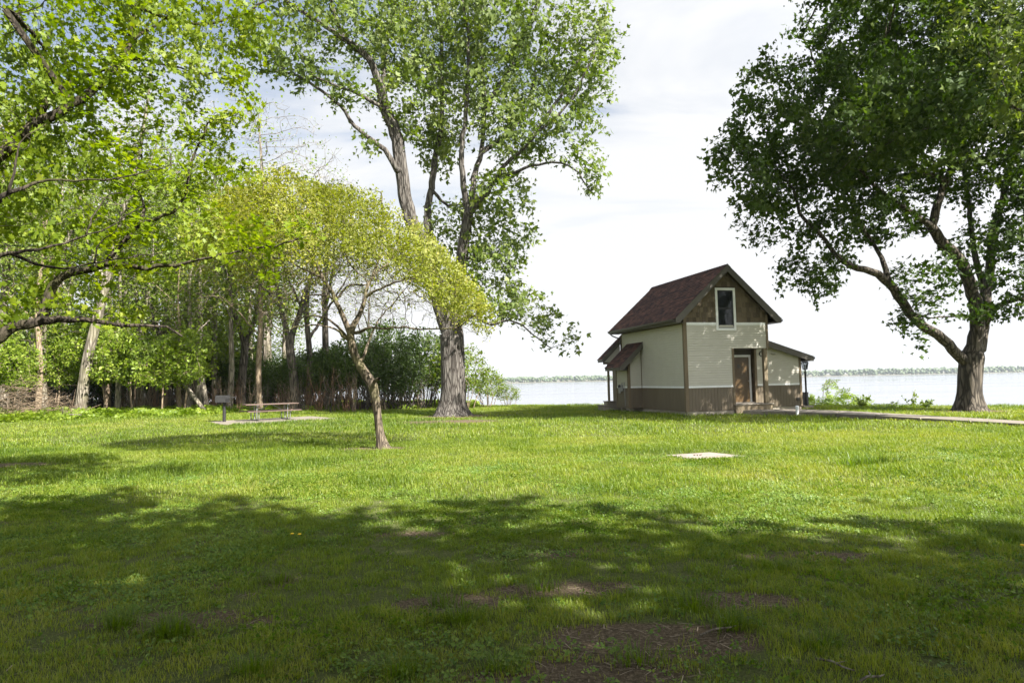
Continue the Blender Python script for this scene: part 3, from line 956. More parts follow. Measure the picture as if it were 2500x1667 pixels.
# ------------------------------------------------------------------ small things on the lawn
# lamp post
lp = ground(1968, 996); lp = (float(lp[0]) - .05, float(lp[1]) - .2, 0)
lamp = empty('lamp_post', lp)
tag(lamp, 'black lamp post with glass lantern standing at the right corner of the house', 'lamp post')
mb = MB(); mb.lathe([(.065, .14), (.065, .5), (.05, .52), (.045, .6), (.045, 1.72), (.06, 1.73), (.06, 1.77), (.035, 1.80), (.035, 1.88)], n=16); mb.build('post', black, lamp)
mb = MB(); mb.box(-.24, .24, -.24, .24, -.1, .14); mb.build('base_block', block, lamp, .01)
mb = MB()
mb.lathe([(.05, 1.88), (.13, 1.90), (.13, 1.93)], n=4, sq=1)
mb.lathe([(.19, 2.22), (.19, 2.25), (.14, 2.29), (.05, 2.33), (.035, 2.36), (.015, 2.41)], n=4, sq=1)
for k in range(4):
    a = math.pi / 2 * k + math.pi / 4
    mb.tube([(.118 * math.cos(a), .118 * math.sin(a), 1.92), (.175 * math.cos(a), .175 * math.sin(a), 2.23)], .012, 6)
    a2 = math.pi / 2 * k
    mb.tube([(.085 * math.cos(a2), .085 * math.sin(a2), 1.92), (.125 * math.cos(a2), .125 * math.sin(a2), 2.23)], .006, 5)
lan = mb.build('lantern', black, lamp)
mb = MB(); mb.lathe([(.105, 1.935), (.162, 2.218)], n=4, sq=1); mb.build('lantern_glass', gm, lan)
mb = MB(); mb.lathe([(.02, 1.93), (.02, 2.0), (.035, 2.06), (.03, 2.12), (.008, 2.15)], n=12); mb.build('bulb', simple('frosted_bulb', (.75, .75, .72), (.82, .82, .8), .3), lan)

mb = MB()
ub = empty('utility_box', (lp[0] + .02, lp[1] + .55, 0)); tag(ub, 'dark grey utility cabinet on the ground behind the lamp post', 'utility box')
mb.box(-.25, .25, -.18, .18, -.1, .74); mb.build('cabinet', simple('dark_grey_steel', (.035, .036, .038), (.05, .05, .053), .5), ub, .012)
mb = MB(); mb.box(-.27, .27, -.2, .2, .741, .775); mb.build('lid', simple('dark_lid', (.045, .046, .048), (.06, .06, .063), .45), ub, .01)

pp = ground(1947, 1014)
pv = empty('vent_pipe', (float(pp[0]), float(pp[1]), 0)); tag(pv, 'short white plastic pipe standing in the grass before the walkway', 'pipe')
pm = simple('white_pvc', (.72, .73, .73), (.8, .8, .8), .35, 3)
mb = MB(); mb.lathe([(.060, -.2), (.060, .30)], n=20); mb.build('pipe', pm, pv)
mb = MB(); mb.lathe([(.072, .28), (.072, .345), (.064, .375), (.045, .40), (.004, .405)], n=20); mb.build('cap', pm, pv)

# grill
gp = ground(545, 1033); gr = empty('park_grill', (float(gp[0]) * 1.02, float(gp[1]) * 1.02 + .1, float(lawn_z(gp[0], gp[1]))), R(20))
tag(gr, 'dark metal park grill on a single post beside the concrete pad', 'grill')
steel_d = simple('sooty_steel', (.010, .010, .010), (.022, .021, .02), .6, 7, .1)
mb = MB(); mb.tube([(0, 0, -.2), (0, 0, .62)], .075, 14); mb.build('post', simple('grey_post', (.018, .017, .017), (.032, .031, .03), .5), gr)
mb = MB(); mb.tube([(0, 0, .62), (0, 0, .93)], .06, 14); mb.build('swivel', steel_d, gr)
mb = MB()
mb.box(-.38, .30, -.24, .24, .93, .945); mb.box(-.38, -.365, -.24, .24, .946, 1.25); mb.box(-.364, .22, .225, .24, .946, 1.25); mb.box(-.364, .06, -.24, -.225, .946, 1.25)
fb = mb.build('firebox', steel_d, gr, .003)
mb = MB()
for k in range(12): mb.tube([(-.3 + k * .05, -.22, 1.14), (-.3 + k * .05, .22, 1.14)], .006, 5)
mb.tube([(-.32, -.225, 1.14), (.30, -.225, 1.14), (.42, -.225, 1.15)], .008, 5); mb.tube([(-.32, .22, 1.14), (.30, .22, 1.14), (.42, .22, 1.15)], .008, 5)
for y_ in (-.225, .22): mb.tube([(.34, y_, 1.15), (.50, y_, 1.17), (.53, y_, 1.17)], .013, 6)
mb.build('grate', simple('grate_steel', (.03, .03, .03), (.07, .07, .068), .45, 9, metal=.4), gr)

# picnic table
tb = empty('picnic_table', (float(PAD_C[0]) - .1, float(PAD_C[1]) + .15, PADZ), R(36))
tag(tb, 'long brown plank picnic table with attached benches and grey tube legs', 'picnic table')
plank = simple('brown_plank', (.085, .055, .042), (.14, .095, .075), .65, 6, .15, (.15, 1, 1))
galv = simple('galvanised_tube', (.22, .22, .215), (.32, .32, .31), .42, 10, metal=.55)
HL = 1.24
mb = MB()
for k in range(5):
    y = -.40 + k * .162
    mb.box(-HL, HL, y, y + .15, .735, .78)
mb.build('tabletop', plank, tb, .005)
for s_ in (-1, 1):
    mb = MB()
    for k in range(2):
        y = s_ * .72 + (k - 1) * .13
        mb.box(-HL, HL, y, y + .122, .425, .465)
    mb.build('bench', plank, tb, .005)
for x in (-.72, .72):
    mb = MB(); r_ = .026
    mb.tube([(x, -.70, .425), (x, -.70, .10), (x, -.67, .04), (x, -.60, .027), (x, .60, .027), (x, .67, .04), (x, .70, .10), (x, .70, .425)], r_, 10)
    for s_ in (-1, 1):
        mb.tube([(x + .03, s_ * .20, .05), (x + .03, s_ * .22, .73)], r_, 10)
        mb.box(x - .03, x + .03, min(s_ * .58, s_ * .83), max(s_ * .58, s_ * .83), .40, .424)
    mb.tube([(x + .03, -.22, .36), (x + .03, .22, .36)], r_ * .8, 8)
    mb.box(x - .02, x + .07, -.38, .38, .705, .734)
    sg = -1 if x > 0 else 1
    mb.tube([(x + .03, 0, .36), (x + sg * .62, 0, .72)], r_ * .75, 8)
    mb.build('leg_frame', galv, tb)

# ------------------------------------------------------------------ trees
def catmull(P, step):
    P = np.asarray(P, float)
    if len(P) < 3:
        Q = P
    else:
        E = np.vstack([2 * P[0] - P[1], P, 2 * P[-1] - P[-2]])
        Q = []
        for i in range(1, len(E) - 2):
            t = np.linspace(0, 1, 9)[:-1, None]
            a, b, c, d = E[i - 1], E[i], E[i + 1], E[i + 2]
            Q.append(.5 * ((2 * b) + (c - a) * t + (2 * a - 5 * b + 4 * c - d) * t ** 2 + (3 * b - a - 3 * c + d) * t ** 3))
        Q = np.vstack(Q + [P[-1:]])
    s = np.concatenate([[0], np.cumsum(np.linalg.norm(np.diff(Q[:, :3], axis=0), axis=1))])
    n = max(2, int(round(s[-1] / step)) + 1)
    u = np.linspace(0, s[-1], n)
    return np.stack([np.interp(u, s, Q[:, k]) for k in range(Q.shape[1])], 1)


def colonize(limbs, attr, D=.35, di=3.0, kd=.5, iters=120, trop=(0, 0, .08), tip=.006, n_exp=2.3, jit=.1, seed=1, maxn=9000, attach_from=0, taper_end=.35):
    """limbs: (k,4) polylines of x,y,z,radius; first is the trunk, the others join whatever is nearest. -> P, parent, radius"""
    g = np.random.default_rng(seed)
    P, par, mr = [], [], []
    for li, L in enumerate(limbs):
        Q = catmull(L, D)
        if li == 0:
            for k, q in enumerate(Q):
                P.append(q[:3]); par.append(k - 1); mr.append(q[3])
        else:
            A = np.array(P)
            j = int(np.argmin(((A - Q[0, :3]) ** 2).sum(1)))
            start = 1 if np.linalg.norm(A[j] - Q[0, :3]) < D * .6 else 0
            for k, q in enumerate(Q[start:]):
                P.append(q[:3] + (g.normal(0, jit * D * .35, 3) if k else 0)); par.append(j if k == 0 else len(P) - 2); mr.append(q[3])
    P = np.array(P); par = list(par); mr = list(mr)
    A = np.asarray(attr, float)
    N0 = len(P)
    ok = np.arange(N0) >= attach_from
    near = np.zeros(len(A), int); nd_ = np.full(len(A), 1e9)
    def upd(idx):
        nonlocal near, nd_
        for c in range(0, len(idx), 400):
            ii = idx[c:c + 400]
            d = np.linalg.norm(A[:, None] - P[ii][None], axis=2)
            k = d.argmin(1); dm = d[np.arange(len(A)), k]
            b = dm < nd_
            near[b] = ii[k[b]]; nd_[b] = dm[b]
    upd(np.where(ok)[0])
    alive = nd_ > kd
    trop = np.array(trop, float)
    nch = np.bincount([p for p in par if p >= 0], minlength=len(P))
    for it in range(iters):
        act = np.where(alive & (nd_ < (di if it > 25 else 1e9)))[0]
        if len(act) == 0 or len(P) > maxn: break
        v = A[act] - P[near[act]]
        v /= np.linalg.norm(v, axis=1)[:, None] + 1e-9
        S = np.zeros((len(P), 3)); np.add.at(S, near[act], v)
        src = np.unique(near[act])
        src = src[nch[src] < 4]
        if len(src) == 0: break
        d = S[src] + g.normal(0, jit, (len(src), 3)) * np.linalg.norm(S[src], axis=1)[:, None]
        d = d / (np.linalg.norm(d, axis=1)[:, None] + 1e-9) + trop
        d /= np.linalg.norm(d, axis=1)[:, None] + 1e-9
        new = P[src] + d * D
        n0 = len(P)
        P = np.vstack([P, new]); par += list(src); mr += [0.0] * len(src)
        nch = np.concatenate([nch, np.zeros(len(src), int)]); nch[src] += 1
        upd(np.arange(n0, len(P)))
        alive = alive & (nd_ > kd)
    par = np.array(par); mr = np.array(mr)
    acc = np.zeros(len(P))
    r = np.zeros(len(P))
    for i in range(len(P) - 1, -1, -1):
        r[i] = max(acc[i], tip ** n_exp) ** (1 / n_exp)
        if mr[i] > 0: r[i] = max(mr[i], min(r[i], mr[i] * 1.15))
        if par[i] >= 0: acc[par[i]] += r[i] ** n_exp if mr[i] == 0 else (min(r[i], mr[i]) ** n_exp) * .5
    return P, par, r


def wood_mesh(name, P, par, r, flare=None, seed=0, minr=0.0):
    """tubes along every chain; flare=(height, amount, lobes) widens the foot of the trunk"""
    n = len(P)
    ch = [[] for _ in range(n)]
    for i in range(n):
        if par[i] >= 0: ch[par[i]].append(i)
    V, F4, F3, off = [], [], [], 0
    stack = [(0, None)]
    g = np.random.default_rng(seed)
    z0 = P[0][2]
    while stack:
        s, pre = stack.pop()
        c = [] if pre is None else [pre]
        k = s
        while True:
            c.append(k)
            if not ch[k]: break
            b = max(ch[k], key=lambda q: r[q])
            stack += [(q, k) for q in ch[k] if q != b]
            k = b
        if len(c) < 2 or r[s] < minr: continue
        Q = P[c]; rr = r[c].copy()
        if pre is not None: rr[0] = min(r[pre], rr[1] * 1.25)
        sd_ = 18 if rr.max() > .2 else 10 if rr.max() > .08 else 6 if rr.max() > .03 else 4 if rr.max() > .012 else 3
        T = np.gradient(Q, axis=0); T /= np.linalg.norm(T, axis=1)[:, None] + 1e-9
        u = np.array([1., 0, 0]) if abs(T[0][0]) < .8 else np.array([0, 1., 0])
        U = np.zeros_like(Q)
        for i in range(len(Q)):
            u = u - T[i] * (u @ T[i]); u /= np.linalg.norm(u) + 1e-9; U[i] = u
        Wv = np.cross(T, U)
        a = np.arange(sd_) * 2 * math.pi / sd_
        rad = np.repeat(rr[:, None], sd_, 1)
        if sd_ >= 10:
            rad = rad * (1 + .05 * np.sin(a * 3 + g.uniform(0, 6))[None] + .05 * g.normal(size=rad.shape).cumsum(0) * .25)
        if flare and pre is None:
            hgt = (Q[:, 2] - z0)[:, None]
            f = np.exp(-np.clip(hgt, 0, None) / flare[0]) * flare[1]
            rad = rad * (1 + f * (1 + .55 * np.sin(a * flare[2] + 1.0)[None] + .3 * np.sin(a * (flare[2] + 2))[None]))
        V.append((Q[:, None] + rad[:, :, None] * (np.cos(a)[None, :, None] * U[:, None] + np.sin(a)[None, :, None] * Wv[:, None])).reshape(-1, 3))
        m_ = len(Q)
        ii = np.arange(m_ - 1)[:, None] * sd_; kk = np.arange(sd_)[None]; k2 = (kk + 1) % sd_
        F4.append((np.stack([ii + kk, ii + k2, ii + sd_ + k2, ii + sd_ + kk], -1).reshape(-1, 4)) + off)
        off += m_ * sd_
    return np_mesh(name, np.vstack(V), [np.vstack(F4)], None, True)


LEAF = {
    'diamond': (np.array([(0, 0, 0), (-.5, .42, .10), (0, 1, -.06), (.5, .42, .10)], float), [np.array([(0, 2, 1), (0, 3, 2)])]),
    'oval': (np.array([(0, 0, 0), (-.27, .3, .06), (-.25, .68, .04), (0, 1, -.1), (.25, .68, .04), (.27, .3, .06), (0, .5, -.02)], float), [np.array([(0, 6, 1), (1, 6, 2), (2, 6, 3), (3, 6, 4), (4, 6, 5), (5, 6, 0)])]),
    'maple': (np.array([(0, 0, 0), (-.30, .12, .03), (-.62, .50, .09), (-.20, .52, .02), (0, 1.02, -.14), (.20, .52, .02), (.62, .50, .09), (.30, .12, .03)], float), [np.array([(0, 3, 1), (1, 3, 2), (0, 5, 3), (3, 5, 4), (0, 7, 5), (7, 6, 5)])]),
    'lobed': (np.array([(0, 0, 0), (-.14, .22, .02), (-.36, .40, .07), (-.15, .47, .02), (-.40, .72, .06), (-.13, .76, 0), (0, 1.08, -.12), (.13, .76, 0), (.40, .72, .06), (.15, .47, .02), (.36, .40, .07), (.14, .22, .02)], float),
              [np.array([(0, 11, 1), (1, 11, 9), (1, 9, 3), (1, 3, 2), (11, 10, 9), (3, 9, 7), (3, 7, 5), (3, 5, 4), (9, 8, 7), (5, 7, 6)])]),
    'spray': (np.vstack([np.array([(0, 0, 0), (-.10, .12, .02), (0, .3, -.02), (.10, .12, .02)]) * .8 + np.array(o) for o in ()] or [np.zeros((0, 3))]), []),
}
# a small spray: pairs of leaflets on a stalk
_sv, _sf = [], []
for q, (ox, oy, ang) in enumerate([(0, .16, 70), (0, .16, -70), (0, .36, 58), (0, .36, -58), (0, .56, 48), (0, .56, -48), (0, .72, 0)]):
    ca, sa = math.cos(R(ang)), math.sin(R(ang))
    for (x, y, z) in ((0, 0, 0), (-.09, .17, .03), (0, .38, -.05), (.09, .17, .03)):
        _sv.append((ox + x * ca - y * sa, oy + x * sa + y * ca, z - .12 * oy * oy))
    _sf += [(4 * q, 4 * q + 2, 4 * q + 1), (4 * q, 4 * q + 3, 4 * q + 2)]
LEAF['spray'] = (np.array(_sv), [np.array(_sf)])


def leaves_mesh(name, pos, size, kind, up=.7, droop=.45, seed=0, clump=.9, tint=None, dirs=None, szvar=.45, coh=1.3):
    g = np.random.default_rng(seed)
    n = len(pos)
    fld = np.stack([vnoise(pos[:, 0] + pos[:, 2] * .6, pos[:, 1] - pos[:, 2] * .8, coh, seed + 5 + q, 1) - .5 for q in range(3)], 1)
    N = g.normal(size=(n, 3)) * np.array([1, 1, .6]) * .75 + np.array([0, 0, up]) + fld * 2.6
    N[:, 2] = np.abs(N[:, 2]) * .85 + N[:, 2] * .15
    N /= np.linalg.norm(N, axis=1)[:, None]
    Yd = g.normal(size=(n, 3)) + np.array([0, 0, -droop])
    if dirs is not None: Yd = Yd * .7 + dirs
    Yd -= N * (Yd * N).sum(1)[:, None]
    Yd /= np.linalg.norm(Yd, axis=1)[:, None] + 1e-9
    X = np.cross(Yd, N)
    v, f = LEAF[kind]
    s = size * np.exp(g.normal(0, szvar, n)).clip(.45, 1.8)
    V = pos[:, None] + s[:, None, None] * (v[None, :, 0:1] * X[:, None] + v[None, :, 1:2] * Yd[:, None] + v[None, :, 2:3] * N[:, None])
    k = len(v)
    F_ = [(q[None] + (np.arange(n) * k)[:, None, None]).reshape(-1, q.shape[1]) for q in f]
    if tint is None:
        tint = np.clip(.5 + .6 * (vnoise(pos[:, 0] + pos[:, 2] * .7, pos[:, 1] - pos[:, 2], clump, seed, 2) - .5) + g.normal(0, .2, n), 0, 1)
    return np_mesh(name, V.reshape(-1, 3), F_, {'tint': np.repeat(tint, k)})


def leaf_points(P, par, r, thr, per, spread, seed=0, along=True, zmin=None):
    g = np.random.default_rng(seed)
    idx = np.where((r < thr) & (par >= 0))[0]
    if zmin is not None: idx = idx[P[idx, 2] > zmin]
    idx = np.repeat(idx, per)
    t = g.random((len(idx), 1))
    p = P[idx] * t + P[par[idx]] * (1 - t)
    d = P[idx] - P[par[idx]]
    o = g.normal(size=(len(idx), 3)) * spread
    return p + o, d / (np.linalg.norm(d, axis=1)[:, None] + 1e-9)


def blob_points(blobs, dens, seed=0, shell=.35):
    """blobs in photo pixels: (px, py, rx, ry, Y, depth radius, weight)"""
    g = np.random.default_rng(seed)
    o = []
    for (px, py, rx, ry, Y, rd, w) in blobs:
        c = at(px, py, Y); sc = Y / F
        n = int(dens * w * (rx * sc) * (ry * sc) * rd * 4.2) + 4
        v = g.normal(size=(n, 3)); v /= np.linalg.norm(v, axis=1)[:, None]
        v *= (g.random((n, 1)) * (1 - shell ** 3) + shell ** 3) ** (1 / 3)
        # picture right / up of the blob, depth along the sight line
        o.append(c + v[:, :1] * rx * sc * RT + v[:, 1:2] * ry * sc * UP + v[:, 2:3] * rd * FW)
    return np.vstack(o)


def limb(pts, Y0, Y1, r0, r1, base=None):
    """photo polyline with distances from Y0 to Y1 and radii r0..r1 -> (k,4)"""
    pts = list(pts); n = len(pts)
    o = []
    for i, (x, y) in enumerate(pts):
        t = i / max(1, n - 1)
        p = at(x, y, Y0 + (Y1 - Y0) * t)
        o.append((*p, r0 * (r1 / r0) ** t))
    if base is not None: o = list(base) + o
    return np.array(o)


def tree_object(name, label, cat, P, par, r, bark, leaf_me, lmat, base=None, flare=None, group=None, seed=0, minr=0.0):
    base = P[0] if base is None else base
    t = empty(name, tuple(map(float, base)))
    tag(t, label, cat, group)
    wm = wood_mesh('trunk', P - base, par, r, flare, seed, minr)
    link('trunk', wm, bark, t)
    if leaf_me is not None:
        o = link('crown', leaf_me, lmat, t)
    return t


bark_maple = bark_mat('silver_maple_bark', (.048, .041, .035), (.19, .172, .15), None, 9.0, .05)
bark_dark = bark_mat('dark_maple_bark', (.035, .030, .024), (.165, .14, .11), None, 7.0, .05)
bark_dog = bark_mat('mossy_bark', (.05, .04, .03), (.20, .16, .115), (.13, .125, .05), 14.0, .02)
bark_near = bark_mat('furrowed_bark', (.018, .015, .011), (.085, .068, .05), (.06, .058, .022), 13.0, .03)
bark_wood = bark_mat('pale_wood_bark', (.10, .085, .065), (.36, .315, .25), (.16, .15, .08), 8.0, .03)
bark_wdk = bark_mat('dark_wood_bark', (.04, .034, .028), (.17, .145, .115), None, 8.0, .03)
bark_tan = bark_mat('tan_twig_bark', (.16, .115, .075), (.34, .27, .19), None, 12.0, .01)
bark_red = bark_mat('reddish_stem_bark', (.13, .075, .045), (.26, .16, .10), None, 12.0, .01)

lf_maple = leaf_mat('silver_maple_leaf', (.068, .108, .020), (.15, .20, .042), (.28, .31, .125), (.38, .42, .08), .42, .55, .25)
lf_right = leaf_mat('dark_maple_leaf', (.026, .050, .007), (.048, .084, .011), (.105, .145, .030), (.38, .44, .06), .34, .6, .18)
lf_near = leaf_mat('bright_new_leaf', (.10, .155, .010), (.175, .24, .014), (.26, .30, .025), (.44, .46, .05), .5)
lf_dog = leaf_mat('olive_blossom_leaf', (.16, .19, .024), (.25, .27, .042), (.36, .33, .085), (.42, .46, .07), .45)
lf_wood = leaf_mat('spring_wood_leaf', (.085, .130, .014), (.155, .215, .026), (.235, .275, .045), (.40, .45, .08), .45)
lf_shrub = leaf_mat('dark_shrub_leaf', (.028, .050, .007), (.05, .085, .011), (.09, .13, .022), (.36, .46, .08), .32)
lf_herb = leaf_mat('bright_herb_leaf', (.105, .165, .014), (.185, .255, .022), (.27, .32, .045), (.38, .44, .06), .42)

# --- big silver maple in the middle
MY = 32.6
mb0 = at(1105, 1010, MY)
base = [(mb0[0], mb0[1], -.25, .64), (mb0[0], mb0[1], .4, .62)]
trunk = limb([(1107, 960), (1106, 900), (1105, 840), (1103, 800)], MY, MY, .60, .58, base)
LM = [trunk,
      limb([(1092, 800), (1062, 700), (1030, 600), (991, 497), (970, 340), (940, 263), (930, 215)], MY, MY - 2.2, .42, .24),
      limb([(930, 215), (897, 140), (838, 93), (791, 64), (698, 0), (640, -60)], MY - 2.2, MY - 4.5, .19, .06),
      limb([(897, 140), (860, 110), (830, 76), (808, 0), (800, -80)], MY - 2.6, MY - 3, .15, .06),
      limb([(936, 215), (936, 191), (940, 127), (957, 25), (965, -90)], MY - 2.2, MY - 1, .16, .05),
      limb([(968, 415), (936, 365), (872, 315), (825, 255), (727, 187), (640, 172)], MY - 1.6, MY - 3.0, .15, .05),
      limb([(936, 266), (890, 238), (830, 212), (770, 190)], MY - 2, MY - 4.5, .11, .04),
      limb([(1100, 800), (1072, 700), (1052, 600), (1044, 527), (1053, 459), (1063, 383), (1076, 315), (1080, 238), (1080, 170), (1076, 60), (1072, -80)], MY + .3, MY + 2.5, .27, .08),
      limb([(1108, 800), (1118, 720), (1127, 638), (1136, 561), (1142, 527)], MY, MY - .6, .34, .25),
      limb([(1142, 527), (1131, 442), (1127, 366), (1140, 255), (1144, 128), (1138, 50), (1115, -60)], MY - .6, MY - 1.2, .18, .06),
      limb([(1142, 527), (1160, 505), (1187, 472), (1229, 408), (1280, 361), (1314, 323), (1390, 250), (1450, 130)], MY - .6, MY - 3.5, .18, .04),
      limb([(1215, 430), (1255, 421), (1297, 404), (1365, 397), (1410, 420), (1440, 465)], MY - 1.3, MY - 3.5, .12, .03),
      limb([(1150, 515), (1157, 434), (1174, 374), (1182, 276), (1178, 160), (1174, 85), (1180, -60)], MY - .5, MY + 1.5, .17, .06),
      limb([(1176, 372), (1215, 345), (1246, 323), (1290, 250), (1310, 150), (1340, 40)], MY, MY + 3, .14, .04),
      limb([(1182, 270), (1215, 215), (1250, 157), (1280, 80), (1314, 0), (1330, -60)], MY + .3, MY + 2, .15, .05),
      limb([(1300, 335), (1382, 212), (1416, 140), (1476, 76)], MY - 2, MY - 1, .10, .03),
      limb([(1112, 800), (1150, 770), (1195, 792), (1248, 782), (1290, 808), (1345, 850)], MY - .5, MY - 2.8, .13, .025),
      limb([(1126, 640), (1180, 620), (1230, 660), (1262, 725)], MY, MY + 2, .10, .03),
      limb([(1060, 470), (1090, 500), (1120, 500)], MY + 1, MY + 3, .1, .05)]
BM = [(640, 90, 60, 70, MY - 3, 2.2, .7), (720, 120, 90, 90, MY - 3.5, 2.5, 1), (700, 195, 80, 25, MY - 3, 1.6, .8), (820, 60, 110, 90, MY - 3, 3.0, 1), (850, 215, 90, 60, MY - 3, 2.2, .9), (775, -60, 110, 60, MY - 3, 3, .7),
      (960, 90, 100, 120, MY - 1, 3.5, 1), (1010, 250, 90, 110, MY - .5, 3, .9), (885, 360, 45, 40, MY - 2, 1.5, .6), (950, -80, 130, 70, MY, 3.5, .7),
      (1080, 120, 110, 150, MY + 1, 4, 1), (1075, 340, 70, 90, MY + 2, 2.5, .8), (1100, -90, 130, 70, MY + 1, 4, .7),
      (1200, 60, 110, 130, MY, 4, 1), (1210, 230, 110, 110, MY, 3.5, 1), (1270, 320, 110, 80, MY - 1.5, 3, 1), (1290, -80, 130, 70, MY, 3.5, .7),
      (1330, 130, 100, 120, MY, 3.2, 1), (1430, 70, 85, 100, MY - 1, 2.5, .9), (1420, 210, 95, 80, MY - 1.5, 2.5, 1), (1410, 330, 75, 60, MY - 2.5, 2.0, 1), (1450, 430, 50, 50, MY - 3, 1.5, .9), (1480, 140, 55, 60, MY - 1, 1.6, .8),
      (1215, 470, 90, 70, MY - 1, 2.5, .8), (1160, 560, 80, 80, MY + 1, 2.5, .9), (1260, 560, 70, 80, MY + .5, 2.0, .8), (1060, 560, 40, 70, MY + 1.5, 1.5, .6), (1190, 660, 70, 70, MY, 2, .8),
      (1270, 730, 75, 45, MY - 1, 1.8, 1.2), (1210, 745, 55, 40, MY - .8, 1.6, 1.1), (1350, 800, 60, 45, MY - 2.6, 1.3, .8), (1300, 770, 60, 35, MY - 2, 1.3, .8), (1160, 720, 55, 40, MY - 1, 1.5, .7), (1395, 855, 28, 22, MY - 2.8, .8, 1), (1240, 640, 75, 60, MY, 2, 1)]
A = blob_points(BM, 4.0, 3)
P, par, r = colonize(LM, A, .36, 3.5, .46, 80, (0, 0, -.02), .0065, 2.25, .16, 4, attach_from=8)
lp_, ld_ = leaf_points(P, par, r, .026, 12, .22, 5)
me = leaves_mesh('crown', lp_ - P[0], .165, 'maple', .45, .7, 6, .5, dirs=ld_ * .6)
print('maple', len(P), len(lp_))
tree_object('silver_maple', 'very tall silver maple with massive grey flared trunk in the middle of the lawn', 'tree', P, par, r, bark_maple, me, lf_maple, flare=(.40, .85, 7), seed=1)

# --- maple at the right
RY = 27.6
rb0 = at(2370, 1003, RY)
base = [(rb0[0], rb0[1], -.2, .50), (rb0[0], rb0[1], .3, .47)]
LR = [limb([(2368, 960), (2369, 910), (2374, 870)], RY, RY, .43, .45, base),
      limb([(2362, 885), (2345, 872), (2328, 853), (2298, 820), (2262, 802), (2231, 774), (2206, 741), (2188, 715), (2170, 693)], RY, RY - 1.2, .225, .16),
      limb([(2170, 693), (2137, 665), (2084, 652), (2044, 625), (2008, 576), (1954, 522), (1941, 469), (1900, 420)], RY - 1.2, RY - 2.5, .17, .04),
      limb([(2170, 693), (2160, 650), (2146, 616), (2111, 562), (2080, 500), (2060, 440)], RY - 1.2, RY + .6, .13, .04),
      limb([(2376, 860), (2384, 800), (2382, 745), (2365, 687), (2343, 634), (2294, 585), (2276, 553)], RY, RY - 1.0, .29, .20),
      limb([(2276, 553), (2294, 482), (2320, 415), (2325, 357), (2334, 290), (2343, 214), (2338, 134), (2334, 45), (2330, -80)], RY - 1, RY - .8, .18, .06),
      limb([(2274, 553), (2235, 525), (2191, 496), (2137, 455), (2090, 405), (2048, 370), (1990, 330)], RY - 1, RY - 2.2, .13, .04),
      limb([(2394, 850), (2402, 790), (2402, 740), (2396, 687), (2383, 634), (2370, 549), (2356, 437), (2340, 330)], RY + .2, RY + 1.6, .22, .08),
      limb([(2402, 760), (2414, 670), (2432, 536), (2459, 446), (2480, 300), (2490, 120)], RY + .2, RY + 1, .22, .08),
      limb([(2405, 790), (2430, 751), (2461, 736), (2500, 730), (2560, 735), (2640, 700)], RY, RY - 1.5, .15, .05),
      limb([(2325, 357), (2270, 310), (2210, 230), (2150, 140)], RY - .9, RY - 2.5, .10, .03),
      limb([(2334, 270), (2400, 200), (2460, 90), (2520, 0)], RY - .9, RY - 3, .10, .03),
      limb([(2310, 440), (2220, 400), (2120, 280), (2010, 180), (1960, 90)], RY - 1, RY - 1.5, .11, .03),
      limb([(2384, 770), (2330, 772), (2270, 775), (2240, 765)], RY, RY - 1, .05, .02),
      limb([(2459, 446), (2540, 380), (2640, 250), (2720, 100)], RY + .8, RY + 1, .14, .04)]
